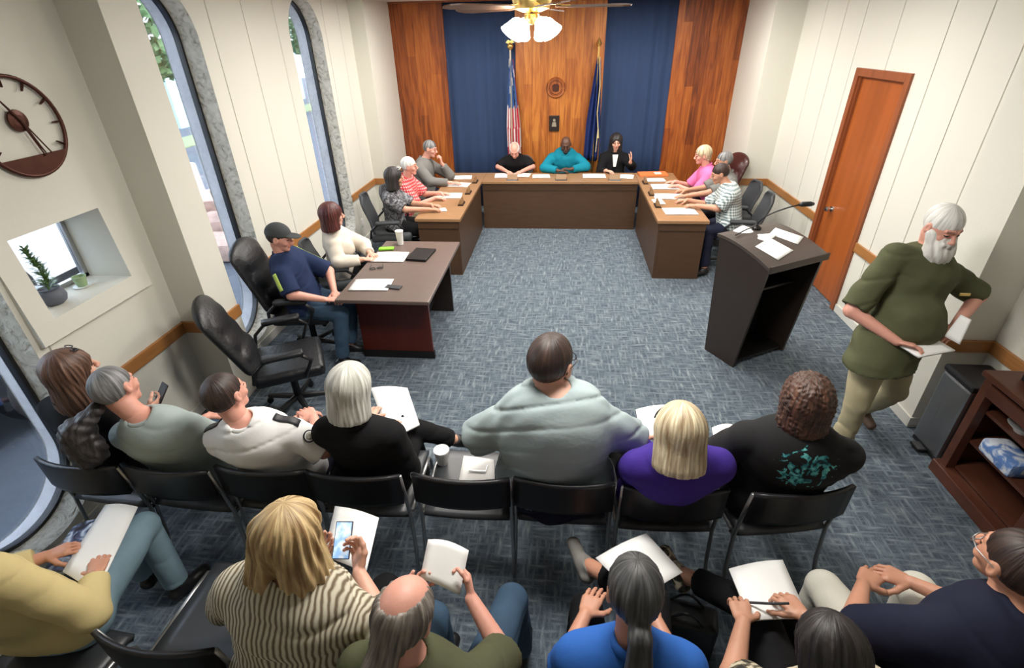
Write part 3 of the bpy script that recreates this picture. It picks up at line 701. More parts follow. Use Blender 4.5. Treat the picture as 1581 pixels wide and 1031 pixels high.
    def onto(c, d):
        d = Vector(unit(d)); bt = e_tree.setdefault(label, None) or e_tree.update({label: BVHTree.FromPolygons([tuple(p) for p in sv_[0]-org], [tuple(int(i) for i in f) for f in sv_[1]])}) or e_tree[label]
        hit = bt.ray_cast(Vector(V3(*c)-org)-d*.5, d, 1.0)[0]
        return V3(*(hit-d*.006)) if hit else V3(*(V3(*c)-org))
    def to_head(mb, name, m, smooth=True):
        mb.v = [tuple(head+HM_@(V3(*p)*hs)-org) for p in mb.v]; return mb.build(name, m, e, smooth=smooth)
    e_info = dict(onto=onto if shirt is not None else None, e=e, head=head, HM=HM_, hs=hs, org=org, to_head=to_head, at=at, Mt=Mt, sh=sh, A=A, Lg=Lg, Ms=Ms)
    return e_info
def glasses(pi, m=None):
    mb = MB()
    for q in (-1, 1):
        mb.tube([(q*.033+.024*math.cos(a), .103-.004*abs(math.cos(a)), .0+.018*math.sin(a)) for a in np.linspace(0, 2*PI, 17)[:-1]], .0022, 6, closed=True)
        mb.tube([(q*.057, .099, .006), (q*.08, .06, .006), (q*.084, -.01, .006), (q*.082, -.03, -.01)], .002, 6)
    mb.tube([(-.009, .106, .004), (.009, .106, .004)], .0022, 6)
    pi['to_head'](mb, 'glasses', m or M['blackplastic'])
def beard(pi, m, prims_fn, h=.006):
    head, HM_, hs = pi['head'], pi['HM'], pi['hs']; T = lambda *p: head+HM_@(V3(*p)*hs)
    P, at_ = prims_fn(T, HM_, hs), None
    def attr(X): q = ((X-head)@HM_)/hs; return np.stack([q[:, 0], q[:, 2]*1., q[:, 1]], 1)
    def dsp(X): q = ((X-head)@HM_)/hs; return .003*np.sin(q[:, 0]*170+3*np.sin(q[:, 2]*25))
    return link_np('beard', [surf(P, h, dsp)], m, pi['e'], pi['org'], attr=attr)
def paper(pts, label, group=None, cat='paper', name='paper_sheet', m=None, thick=.003, curve=.012, n=6):
    a, b, c, d = [V3(*p) for p in pts]; o = (a+b+c+d)/4; P = []
    for i in range(n+1):
        u = i/n; P.append([tuple((a*(1-u)+b*u)*(1-v)+(d*(1-u)+c*u)*v-o+V3(0, 0, curve*math.sin(PI*u)*(1-.5*v)+.3*curve*math.sin(3*u+2*v))) for v in [j/n for j in range(n+1)]])
    ob = MB().grid(P).build(name, m or M['paper'], smooth=True, solid=thick); ob.location = tuple(o); return tag(ob, label, cat, group)
# ------------------------------------------------------------------ wall clock
ck = empty('wall_clock', (XL+.02, 2.72, 2.325), 0, 'large open round wall clock with a dark metal rim and solid lower segment', 'clock')
mb = MB(); r = .255
mb.tube([(0, r*math.cos(2*PI*k/48), r*math.sin(2*PI*k/48)) for k in range(48)], .011, 8, closed=True); mb.build('rim', M['bronze'], ck, smooth=True)
A0 = -PI/2-.95; A1 = -PI/2+.95
MB().prism([(r*math.cos(A0+(A1-A0)*k/20), r*math.sin(A0+(A1-A0)*k/20)) for k in range(21)], 'x', -.004, .008).build('lower_segment', M['bronze'], ck)
mb = MB()
for k in range(12):
    a = 2*PI*k/12+PI/12*0
    if math.sin(a) < -.55: continue
    c, s_ = math.cos(a), math.sin(a)
    mb = MB().tube([(0, c*(r-.055), s_*(r-.055)), (0, c*(r-.035), s_*(r-.035)), (0, c*(r-.01), s_*(r-.01))], [.008, .011, .011], 6, flat=.5); mb.build('hour_mark', M['bronze'], ck)
MB().lathe([(0, .012), (.03, .012), (.055, .006), (.058, 0), (0, -.004)], (0, 0, .035), 20, ax='x').build('hub', M['bronze'], ck)
for nm, a, l in (('hour_hand', 2.1, .15), ('minute_hand', -1.25, .20)):
    MB().tube([(.016, 0, .035), (.016, l*.5*math.cos(a), .035+l*.5*math.sin(a)), (.016, l*math.cos(a), .035+l*math.sin(a))], [.007, .006, .003], 6).build(nm, M['bronze'], ck)
MB().tube([(.012, 0, .03), (.012, .055, -.16)], .004, 6).build('strut', M['bronze'], ck)
MB().tube([(.012, .01, .03), (.012, .10, -.15)], .004, 6).build('strut', M['bronze'], ck)

# outlet
e = empty('wall_outlet', (XL+.004, 7.22, .32), 0, 'small white electrical outlet plate low on the left wall', 'outlet')
MB().box((-.003, -.036, -.058), (.005, .036, .058), bev=.002).build('plate', M['white'], e)
MB().box((.004, -.017, .008), (.007, .017, .04), bev=.001).box((.004, -.017, -.04), (.007, .017, -.008), bev=.001).build('socket', M['white'], e)

# things in the niche
def leafy(n, r, h, seed, lw=.012, ll=.05):
    rd = random.Random(seed); mb = MB()
    for i in range(n):
        z = h*(i/n)**.9; a = rd.uniform(0, 2*PI); R_ = r*(1-.65*z/h)*rd.uniform(.5, 1)
        p = Vector((.02*math.sin(z*20), .0, z)); q = p+Vector((R_*math.cos(a), R_*math.sin(a), rd.uniform(.3, 1)*ll)); d = (q-p); sd = Vector((-math.sin(a), math.cos(a), 0))*lw
        m1 = p+d*.5+Vector((0, 0, .012))
        mb.add([p, m1-sd, q, m1+sd], [(0, 1, 2, 3)])
    return mb
e = empty('potted_plant', (XL-.13, 2.55, NICHE[2]), 0, 'small bushy plant in a round grey pot on the niche sill', 'plant')
MB().lathe([(0, 0), (.04, 0), (.065, .02), (.075, .05), (.066, .085), (.05, .098), (.058, .108), (.05, .11), (.044, .095), (0, .095)], (0, 0, 0), 22).build('pot', M['pot'], e, smooth=50)
o = leafy(120, .09, .25, 3, .008).build('foliage', M['green'], e); o.location = (0, 0, .095)
MB().tube([(0, 0, .08), (.01, 0, .2), (.0, 0, .3)], [.006, .005, .002], 6).build('stem', M['green'], e)
e = empty('planter_cup', (XL-.17, 2.80, NICHE[2]), 0, 'small pale green tapered pot on the niche sill', 'pot')
MB().lathe([(0, 0), (.026, 0), (.04, .07), (.042, .075), (.036, .075), (.022, .01), (0, .01)], (0, 0, 0), 20).build('cup', M['greenpot'], e, smooth=50)
MB().lathe([(0, 0), (.045, .0), (.055, .008), (.0, .006)], (0, 0, 0), 20).build('saucer', M['white'], e, smooth=50)

# ------------------------------------------------------------------ outside, seen through the windows
S('ground_outside', MB().box((-40, -20, -.35), (XL-.43, 50, -.15)), mat('asphalt', (.085, .095, .115), .9, noise=(3, .2)))
tag(MB().box((-13.4, 10, -.15), (-12, 30, -.12)).build('grass_verge', mat('grass', (.20, .25, .13), .9, noise=(10, .3))), kind='structure')
def building(x0, y0, x1, y1, h, m, label):
    e = empty('building', ((x0+x1)/2, (y0+y1)/2, -.15), 0, label, 'building'); hx, hy = (x1-x0)/2, (y1-y0)/2
    MB().box((-hx, -hy, 0), (hx, hy, h)).build('wall', m, e)
    MB().prism([(-hx-.3, h), (hx+.3, h), (0, h+1.2)], 'y', -hy-.3, hy+.3).build('roof', mat('shingle', (.30, .29, .30), .9), e)
    for k in range(3):
        y = -hy+hy*(k+.5)*2/3
        f = MB().box((hx, y-.5, .9), (hx+.04, y+.5, 2.0)).build('window', M['white'], e); MB().box((hx+.02, y-.42, .98), (hx+.05, y+.42, 1.92)).build('pane', mat('dark_glass', (.05, .07, .09), .1), f)
building(-22, 20, -15, 31, 2.6, mat('pale_blue_siding', (.45, .66, .72), .8), 'pale blue single storey building across the road')
building(-24, 6, -17, 13, 3.0, mat('white_siding', (.75, .80, .84), .8), 'white house with a grey roof seen beyond the niche')
def tree(x, y, h, seed, label):
    rd = random.Random(seed); e = empty('tree', (x, y, -.15), 0, label, 'tree')
    MB().tube([(0, 0, 0), (.1, 0, h*.3), (0, .1, h*.6)], [.2, .15, .08], 8).build('trunk', mat('bark', (.10, .07, .05), .9), e)
    mb = MB()
    for i in range(2600):
        a, b = rd.uniform(0, 2*PI), math.acos(rd.uniform(-1, 1)); r = h*.33*rd.uniform(.6, 1)**.5
        c = Vector((r*math.sin(b)*math.cos(a), r*math.sin(b)*math.sin(a), h*.66+r*math.cos(b)*.95))
        n1 = Vector((rd.uniform(-1, 1), rd.uniform(-1, 1), rd.uniform(-1, 1))).normalized()*.14; n2 = n1.orthogonal().normalized()*.09
        mb.add([c-n1, c-n2, c+n1, c+n2], [(0, 1, 2, 3)])
    mb.build('crown', M['treeleaf'], e)
M['treeleaf'] = mat('tree_leaf', (.09, .17, .07), .7, noise=(2, .45))
tree(-11.5, 14.5, 5.5, 1, 'tall leafy tree across the road, the one nearest the first window')
tree(-21.5, 36, 8, 2, 'large leafy tree past the far end of the pale blue building')
tree(-11, 25, 6, 4, 'smaller leafy tree in front of the pale blue building')
# salmon stone blocks and a round dark planter close outside the first window
rd = random.Random(5); MS = mat('salmon_stone', (.50, .34, .28), .9, noise=(12, .3), bump=(20, .6))
for k, lb in enumerate(['nearest the black chairs', 'second from the black chairs', 'third along, beside the round planter', 'farthest, past the round planter']):
    bm_ = MB().box((-.55, -.36, 0), (.55, .36, .30+.08*(k % 3)), bev=.12, rot=rd.uniform(-.4, .4))
    o = bm_.build('stone_block', MS, smooth=40); o.location = (-5.15-.62*k+.25*(k % 2), 7.0+.88*k, -.15)
    tag(o, 'rough salmon landscaping stone outside the window, '+lb, 'stone', 'salmon stones outside')
o = MB().lathe([(0, 0), (.22, 0), (.34, .16), (.36, .34), (.30, .5), (.27, .52), (.24, .46), (0, .44)], (0, 0, 0), 26).build('round_planter', mat('dark_planter', (.05, .045, .05), .8), smooth=50)
o.location = (-5.35, 8.05, .2); o.scale = (1.25, 1.25, 1.25); tag(o, 'dark round planter standing on the stones outside the window', 'planter')
e = empty('planter_stand', (-5.35, 8.05, -.15), 0, 'low block under the dark round planter outside', 'block')
MB().box((-.25, -.25, 0), (.25, .25, .35), bev=.03).build('block', MS, e)
# parked car outside, close to the near window
e = empty('car', (-5.35, 1.9, -.15), 0, 'dark blue parked car outside beyond the near rounded window', 'car')
MCAR = mat('blue_car_paint', (.03, .06, .16), .25, coat=.6)
prof = [(-2.1, .35), (-2.1, .75), (-1.9, .9), (-1.2, .95), (-.65, 1.4), (.8, 1.42), (1.5, .98), (2.05, .9), (2.15, .6), (2.1, .35)]
MB().prism([(p[0], p[1]) for p in prof], 'x', -.85, .85).build('body', MCAR, e)
for sy in (-1.3, 1.3):
    for sx in (-.82, .82):
        MB().lathe([(0, -.1), (.2, -.1), (.32, -.09), (.33, 0), (.32, .09), (.2, .1), (0, .1)], (sx, sy, .33), 22, ax='x').build('wheel', M['blackplastic'], e, smooth=40)
MB().prism([(-1.05, .98), (-.6, 1.33), (.75, 1.35), (1.3, 1.0)], 'x', .845, .86).build('side_window', mat('car_glass', (.04, .05, .07), .08), e)

e = empty('van', (-7.4, 6.3, -.15), 0, 'white van parked outside, seen through the small square window', 'van')
MB().prism([(-2.3, .3), (-2.35, 1.9), (-2.2, 2.05), (1.1, 2.05), (1.75, 1.25), (2.35, 1.05), (2.4, .35)], 'x', -.95, .95).build('body', mat('white_van_paint', (.80, .82, .84), .3, coat=.5), e)
MB().prism([(.2, 1.3), (.2, 1.85), (1.05, 1.85), (1.5, 1.3)], 'x', .945, .965).build('side_window', mat('van_glass', (.12, .18, .26), .1), e)
for sy in (-1.5, 1.5): MB().lathe([(0, -.1), (.22, -.1), (.34, -.09), (.35, 0), (.34, .09), (.22, .1), (0, .1)], (.88, sy, .35), 22, ax='x').build('wheel', M['blackplastic'], e, smooth=40)

# ------------------------------------------------------------------ council desk (three joined wings)
def desk(name, x0, y0, x1, y1, label):
    e = empty(name, ((x0+x1)/2, (y0+y1)/2, 0), 0, label, 'desk'); cx, cy = (x0+x1)/2, (y0+y1)/2
    a, b, c, d = x0-cx, y0-cy, x1-cx, y1-cy
    MB().box((a, b, .72), (c, d, .76), bev=.006).build('desktop', M['desktop'], e)
    return e, a, b, c, d
e, a, b, c, d = desk('council_desk', -1.25, 7.93, 1.15, 8.52, 'long middle wing of the brown U-shaped council desk')
MB().box((a+.002, b+.03, 0), (c-.002, b+.06, .72)).build('front_panel', M['deskside'], e)
MB().box((a+.002, b+.022, .62), (c-.002, b+.032, .718), bev=.003).build('apron', M['deskside'], e)
e, a, b, c, d = desk('council_desk', -1.83, 6.05, -1.252, 8.52, 'left wing of the U-shaped council desk')
MB().box((c-.05, b+.02, 0), (c-.02, d-.63, .718)).build('front_panel', M['deskside'], e)
MB().box((a+.03, b+.02, 0), (c-.052, b+.05, .718)).build('end_panel', M['deskside'], e)
MB().box((a+.03, b+.012, .63), (c-.03, b+.019, .718), bev=.003).build('apron', M['deskside'], e)
e, a, b, c, d = desk('council_desk', 1.152, 6.05, 1.76, 8.52, 'right wing of the U-shaped council desk')
MB().box((a+.02, b+.02, 0), (a+.05, d-.63, .718)).build('front_panel', M['deskside'], e)
MB().box((a+.052, b+.02, 0), (c-.03, b+.05, .718)).build('end_panel', M['deskside'], e)
MB().box((a+.03, b+.012, .63), (c-.03, b+.019, .718), bev=.003).build('apron', M['deskside'], e)

# ------------------------------------------------------------------ side table
e = empty('side_table', (-1.53, 4.53, 0), 0, 'dark brown rectangular table left of the open floor', 'table')
MB().box((-.42, -.74, .72), (.42, .74, .755), bev=.008).build('tabletop', M['tabletop'], e)
MB().box((-.36, -.47, .08), (.33, -.44, .72)).build('end_panel', M['mahog'], e)
MB().box((-.37, -.475, 0), (.34, -.435, .08)).build('plinth', M['blacklam'], e)
MB().box((-.36, .52, .0), (.33, .55, .72)).build('end_panel', M['darkwood'], e)
MB().box((.10, -.44, .12), (.125, .52, .72)).build('modesty_panel', M['blacklam'], e)

# ------------------------------------------------------------------ lectern
e = empty('lectern', (1.80, 4.43, 0), math.radians(30), 'tall dark brown wooden lectern with an open black back and sloping top', 'lectern')
# local: x across, y from the reader (-) to the front (+)
def lec_side(x0, x1):
    P = [(-.22, 0), (.14, 0), (.22, 1.13)]+[(.22-.56*k/8, 1.13+.045*math.sin(PI*k/8*.5+.4)-.13*(k/8)**1.5-.018) for k in range(1, 9)]
    return MB().prism([(p[0], p[1]) for p in P], 'x', x0, x1)
lec_side(-.33, -.305).build('side_panel', M['lectern'], e); lec_side(.305, .33).build('side_panel', M['lectern'], e)
MB().add([(-.305, .11, 0), (.305, .11, 0), (.305, .19, 1.1), (-.305, .19, 1.1), (-.305, .13, 0), (.305, .13, 0), (.305, .21, 1.1), (-.305, .21, 1.1)],
         [(0, 1, 2, 3), (4, 7, 6, 5), (0, 4, 5, 1), (1, 5, 6, 2), (2, 6, 7, 3), (3, 7, 4, 0)]).build('front_panel', M['blacklam'], e)
MB().box((-.305, -.2, .03), (.305, .11, .055)).build('shelf', M['blacklam'], e)
MB().box((-.305, -.14, .70), (.305, .16, .72)).build('shelf', M['blacklam'], e)
P0 = []
for k in range(10):
    y = .24-.60*k/9; z = 1.16+.045*math.sin(PI*k/9*.5+.4)-.14*(k/9)**1.5-.02
    P0.append((y, z))
MB().prism(P0+[(y, z-.026) for y, z in P0[::-1]], 'x', -.345, .345).build('top', M['lectop'], e)
MB().box((-.345, -.372, 1.0), (.345, -.355, 1.06), bev=.003).build('front_lip', M['lectern'], e)
# gooseneck microphone
g = empty('microphone', (1.75, 4.60, 1.163), 0, 'black gooseneck microphone clipped to the far edge of the lectern', 'microphone')
MB().lathe([(0, 0), (.045, 0), (.045, .012), (.018, .03), (.012, .045), (0, .045)], (0, 0, 0), 18).build('base', M['blackmetal'], g, smooth=40)
mb = MB().tube([(0, 0, .04), (.05, -.01, .11), (.13, -.02, .16), (.22, -.03, .20), (.30, -.035, .225)], .006, 8); mb.build('gooseneck', M['blackmetal'], g, smooth=True)
MB().tube([(.30, -.035, .225), (.32, -.036, .23), (.39, -.04, .235), (.42, -.042, .235)], [.012, .022, .022, .012], 12).build('capsule', M['blackplastic'], g, smooth=True)
MB().tube([(-.01, 0, .02), (-.12, -.10, .02), (-.24, -.22, .01)], .006, 6).build('cable', M['blackplastic'], g)

# ------------------------------------------------------------------ trash can and shelf cabinet on the right
e = empty('trash_can', (2.86, 3.07, 0), 0, 'slim brushed steel pedal bin with a black lid against the right wall', 'trash can')
MB().box((-.15, -.14, .03), (.13, .14, .62), bev=.02).build('bin_body', M['steel'], e)
MB().box((-.145, -.135, 0), (.125, .135, .03), bev=.004).build('base_ring', M['blackplastic'], e)
MB().box((-.155, -.15, .62), (.14, .15, .665), bev=.018).build('lid', M['blackplastic'], e)
MB().box((-.215, -.05, .012), (-.145, .05, .035), bev=.008).build('pedal', M['blackplastic'], e)
e = empty('shelf_cabinet', (2.86, 2.22, 0), 0, 'dark reddish brown wooden shelf cabinet along the right wall', 'cabinet')
for y in (-.62, -.02, .60): MB().box((-.19, y-.03, 0), (-.13, y+.03, .80), bev=.004).build('post', M['cabinet'], e)
MB().box((-.20, -.66, .80), (.17, .66, .84), bev=.008).build('top', M['cabinet'], e)
MB().box((-.22, -.66, 0), (-.13, .66, .09), bev=.008).build('base_rail', M['cabinet'], e)
for z in (.09, .32, .56): MB().box((-.13, -.62, z), (.16, .62, z+.022)).build('shelf', M['cabinet'], e)
MB().box((.14, -.62, 0), (.165, .62, .80)).build('back_panel', M['blacklam'], e)
for y in (-.65, .63): MB().box((-.13, y, 0), (.16, y+.02, .80)).build('side_panel', M['cabinet'], e)
MB().box((-.195, -.6, .70), (-.175, .58, .78), bev=.003).build('apron', M['cabinet'], e)
def bowl(x, y, z, r, label, n=1):
    o = MB().lathe([(0, 0), (r*.5, 0), (r*.55, .01), (r, r*.55), (r*1.02, r*.58), (r*.95, r*.56), (r*.5, .02), (0, .015)], (0, 0, 0), 24).build('bowl', M['white'], smooth=50)
    o.location = (x, y, z); tag(o, label, 'bowl')
bowl(2.80, 2.60, .582, .085, 'wide white bowl on the upper shelf of the dark cabinet, nearer the bin')
bowl(2.80, 2.42, .582, .08, 'white bowl on the upper shelf of the dark cabinet, farther from the bin')
e = empty('napkin_pack', (2.78, 2.58, .343), 0, 'blue and white plastic wrapped pack on the middle shelf of the cabinet', 'pack')
MB().box((-.07, -.13, 0), (.09, .13, .10), bev=.025).build('pack', ramp_mat('blue_white_wrap', [(.42, (.12, .24, .55)), (.55, (.75, .8, .88))], lambda n, L, tc: noise(n, L, tc.outputs['Object'], 12, dist=1.)), e, smooth=50)
e = empty('storage_box', (2.90, 2.66, .84), 0, 'small black box on top of the cabinet by the bin', 'box')
MB().box((-.10, -.10, 0), (.10, .12, .07), bev=.006).build('box_body', M['blackplastic'], e); MB().box((-.105, -.105, .07), (.105, .125, .085), bev=.006).build('lid', M['blackplastic'], e)
e = empty('storage_box', (2.90, 2.36, .84), 0, 'second black box on the cabinet top, farther from the bin', 'box')
MB().box((-.10, -.12, 0), (.10, .12, .09), bev=.006).build('box_body', M['blackplastic'], e); MB().box((-.105, -.125, .09), (.105, .125, .105), bev=.006).build('lid', M['blackplastic'], e)

# ------------------------------------------------------------------ audience chairs
def aud_chair():
    e = empty('stacking_chair', (0, 0, 0))
    mb = MB(); P = []
    for i in range(9):                       # curved backrest band
        x = -.25+.5*i/8; y = -.285-.05*(1-(x/.25)**2)
        P.append([(x, y-.02*(z-.6), z+(.012*(1-(x/.25)**2))) for z in (.60, .62, .70, .78, .80)])
    mb.grid(P); mb.build('backrest', M['blackplastic'], e, smooth=True, solid=.02)
    P = []
    for i in range(9):
        x = -.235+.47*i/8
        P.append([(x, y, .45-.012*(1-(x/.235)**2)*(1 if y < .2 else .6)-(.02 if y > .24 else 0)-(.02 if y < -.22 else 0)) for y in (-.24, -.22, -.1, .05, .18, .235, .26)])
    MB().grid(P).build('seat', M['seatfab'], e, smooth=True, solid=.03)
    for s in (-1, 1):
        MB().tube([(s*.25, -.285, .79), (s*.25, -.255, .60), (s*.25, -.235, .44), (s*.255, -.25, .2), (s*.26, -.29, .011)], .011, 8).build('leg', M['greymetal'], e, smooth=True)
        MB().tube([(s*.25, -.20, .44), (s*.25, .1, .45), (s*.25, .2, .445), (s*.25, .235, .40), (s*.26, .26, .011)], .011, 8).build('leg', M['greymetal'], e, smooth=True)
        MB().tube([(s*.25, -.23, .42), (s*.248, -.2, .42)], .012, 6).build('joint', M['chrome'], e)
    MB().tube([(-.245, .15, .415), (.245, .15, .415)], .009, 8).tube([(-.245, -.19, .415), (.245, -.19, .415)], .009, 8).build('crossbar', M['greymetal'], e)
    return e
CH = [  # x, y, yaw, label, row
 (-2.52, 2.04, -4, 'black stacking chair under the woman with long brown hair by the window'),
 (-2.02, 2.04, -3, 'black stacking chair under the man with a grey ponytail'),
 (-1.52, 2.07, 0, 'black stacking chair under the man in the white uniform shirt'),
 (-1.03, 2.07, 0, 'black stacking chair under the woman with the silver bob'),
 (-.47, 2.09, 0, 'empty black stacking chair in the front row with a cup and papers on it'),
 (.05, 2.10, 0, 'black stacking chair under the heavy man in grey'),
 (.58, 2.09, 2, 'black stacking chair under the woman in purple'),
 (1.15, 2.12, 10, 'black stacking chair under the curly haired person, last of the front row'),
 (-2.10, .86, -6, 'black stacking chair under the man in the yellow shirt'),
 (-1.45, 1.20, -3, 'empty black stacking chair between the yellow shirt and the striped blouse'),
 (-1.00, .86, 0, 'black stacking chair under the woman in the striped blouse'),
 (-.42, .76, 0, 'black stacking chair under the balding man with a ponytail'),
 (.25, .86, 0, 'black stacking chair under the woman in the blue top'),
 (.88, .76, 4, 'black stacking chair under the person writing on a pad'),
 (1.48, .90, 8, 'black stacking chair under the man in the navy shirt with glasses'),
]
src = aud_chair()
for i, (x, y, a, lb) in enumerate(CH):
    c = src if i == 0 else copy_tree(src)
    c.location = (x, y, 0); c.rotation_euler = (0, 0, math.radians(a)); tag(c, lb, 'chair', 'black chairs of the audience')

# ------------------------------------------------------------------ office chairs
def office(name, loc, yaw, label, back='leather', bh=.68, m=None, arms=True):
    m = m or M['leather']; e = empty(name, loc, math.radians(yaw), label, 'chair')
    wd = .27 if back == 'leather' else .22
    if back == 'leather':
        a_, b_ = V3(0, -.27, .60), V3(0, -.27-.16, .50+bh-.13); u = unit(b_-a_); Mb = np.stack([V3(1, 0, 0), np.cross(u, V3(1, 0, 0)), u], 1); Pb = []
        Pb.append(capsule(a_, b_, .135, .14, Mb, (1.85, .46, 1), k=.05))
        Pb += [ellip(a_+(b_-a_)*.18+V3(0, .055, 0), V3(.19, .035, .10), Mb, k=.03), ellip(a_+(b_-a_)*.92+V3(0, .045, 0), V3(.19, .04, .10), Mb, k=.03), ellip(a_+(b_-a_)*.55+V3(0, .045, 0), V3(.20, .03, .12), Mb, k=.02)]
        link_np('backrest', [surf(Pb, .012)], m, e, np.zeros(3))
    else:
        bm = MB(); P = []; n = 14
        for j in range(13):
            t = j/12; z = .50+bh*t; hw = wd*(1-max(0, t-.82)**2*14)*(1-.25*max(0, .25-t)*2)
            P.append([((-1+2*i/n)*hw, -.25-.09*t+.05*(-1+2*i/n)**2+.015*math.sin(t*6), z) for i in range(n+1)])
        o = bm.grid(P).build('backrest', m, e, smooth=True, solid=.03)
        md = o.modifiers.new('bev', 'BEVEL'); md.width = .012; md.segments = 3; md.limit_method = 'ANGLE'
    MB().box((-.26, -.25, .42), (.26, .27, .52), bev=.04).build('seat', m, e, smooth=60)
    if arms:
        for s in (-1, 1):
            ar = MB().tube([(s*.29, -.24, .50), (s*.31, -.22, .60), (s*.31, -.14, .675), (s*.31, .0, .69), (s*.31, .12, .68), (s*.31, .19, .62), (s*.29, .12, .47)], .018, 8, flat=.8).build('armrest', M['blackplastic'], e, smooth=True)
            MB().box((s*.31-.04, -.15, .68), (s*.31+.04, .15, .72), bev=.018).build('arm_pad', m, ar, smooth=60)
    MB().lathe([(0, .11), (.03, .11), (.03, .3), (.022, .3), (.022, .42), (.0, .42)], (0, 0, 0), 14).build('gas_lift', M['blackmetal'], e, smooth=40)
    mb = MB(); ca = []
    for k in range(5):
        a = 2*PI*k/5+.3; mb.tube([(.02*math.cos(a), .02*math.sin(a), .12), (.3*math.cos(a), .3*math.sin(a), .075)], [.028, .018], 8)
    mb.build('star_base', M['blackplastic'], e, smooth=40)
    for k in range(5):
        a = 2*PI*k/5+.3
        MB().lathe([(0, -.02), (.026, -.018), (.028, 0), (.026, .018), (0, .02)], (.3*math.cos(a), .3*math.sin(a), .03), 12, ax='x').build('caster', M['blackplastic'], e)
    return e
office('executive_chair', (-2.42, 4.14, 0), -84, 'high backed black leather chair under the man in the cap')
office('executive_chair', (-2.17, 3.24, 0), -62, 'empty high backed black leather chair with arms, nearest the audience', bh=.62)
office('office_chair', (-2.36, 4.86, 0), -75, 'low backed black office chair under the woman in the cream blouse', 'mesh', .42, M['mesh'])
office('office_chair', (-2.24, 6.36, 0), -80, 'dark grey mesh office chair under the woman in the grey blouse', 'mesh', .5, M['mesh'])
office('office_chair', (-2.22, 7.05, 0), -90, 'dark grey mesh office chair at the left desk wing, under the red checked shirt', 'mesh', .42, M['mesh'], False)
office('office_chair', (-2.17, 7.95, 0), -100, 'dark grey mesh office chair under the man resting his chin on his hand', 'mesh', .42, M['mesh'], False)
office('office_chair', (-.74, 8.82, 0), 180, 'dark office chair behind the middle desk under the man in the black polo', 'mesh', .42, M['mesh'], False)
office('office_chair', (.04, 8.82, 0), 180, 'dark office chair behind the middle desk under the man in the teal shirt', 'mesh', .42, M['mesh'], False)
office('office_chair', (.84, 8.82, 0), 180, 'dark office chair behind the middle desk under the woman in black', 'mesh', .48, M['mesh'], False)
office('executive_chair', (2.16, 7.90, 0), 105, 'dark oxblood leather chair in the right corner behind the pink top', 'leather', .66, M['brownleather'])
office('office_chair', (2.36, 7.30, 0), 92, 'grey mesh office chair at the right desk wing under the grey haired person', 'mesh', .42, M['mesh'], False)
office('office_chair', (2.24, 6.52, 0), 82, 'dark grey mesh office chair under the man in the checked shirt', 'mesh', .48, M['mesh'])

# ------------------------------------------------------------------ clothes
def pat(name, stops, build, rough=.85, bump=.2): return ramp_mat(name, stops, build, rough, bump, .006)
def stripes_b(n, L, tc):
    o = tc.outputs['Object']; sx = n.new('ShaderNodeSeparateXYZ'); L.new(o, sx.inputs[0])
    a = mth(n, L, 'ARCTAN2', sx.outputs[0], mth(n, L, 'SUBTRACT', sx.outputs[1], .15))
    w_ = noise(n, L, o, 7, detail=3); ph = mth(n, L, 'ADD', mth(n, L, 'MULTIPLY', sx.outputs[0], 330), mth(n, L, 'MULTIPLY', w_, 16))
    return mth(n, L, 'ADD', mth(n, L, 'MULTIPLY', mth(n, L, 'SINE', ph), .5), .5)
def check_b(sc):
    def f(n, L, tc):
        o = tc.outputs['Object']; sx = n.new('ShaderNodeSeparateXYZ'); L.new(o, sx.inputs[0])
        a = mth(n, L, 'SINE', mth(n, L, 'MULTIPLY', mth(n, L, 'ADD', sx.outputs[1], sx.outputs[0]), sc)); b = mth(n, L, 'SINE', mth(n, L, 'MULTIPLY', sx.outputs[2], sc))
        return mth(n, L, 'ADD', mth(n, L, 'MULTIPLY', mth(n, L, 'ADD', a, b), .25), .5)
    return f
def blotch_b(sc, ds=1.): return lambda n, L, tc: noise(n, L, tc.outputs['Object'], sc, detail=2, dist=ds)
def print_b(cx, cz, r, sc=16):
    """a swirling print confined to one patch of the back"""
    def f(n, L, tc):
        o = tc.outputs['Object']; sx = n.new('ShaderNodeSeparateXYZ'); L.new(o, sx.inputs[0])
        dx = mth(n, L, 'DIVIDE', mth(n, L, 'SUBTRACT', sx.outputs[0], cx), r[0]); dz = mth(n, L, 'DIVIDE', mth(n, L, 'SUBTRACT', sx.outputs[2], cz), r[1])
        d = mth(n, L, 'ADD', mth(n, L, 'MULTIPLY', dx, dx), mth(n, L, 'MULTIPLY', dz, dz))
        nz = noise(n, L, o, 15, detail=3, dist=1.5)
        ins = mth(n, L, 'LESS_THAN', mth(n, L, 'ADD', d, mth(n, L, 'MULTIPLY', nz, 5.0)), 3.1)
        back = mth(n, L, 'LESS_THAN', sx.outputs[1], -.02)
        sw_ = noise(n, L, o, sc, detail=4, dist=2.2)
        v = mth(n, L, 'MULTIPLY', mth(n, L, 'MULTIPLY', ins, back), mth(n, L, 'ADD', .25, mth(n, L, 'MULTIPLY', sw_, .9)))
        return v
    return f
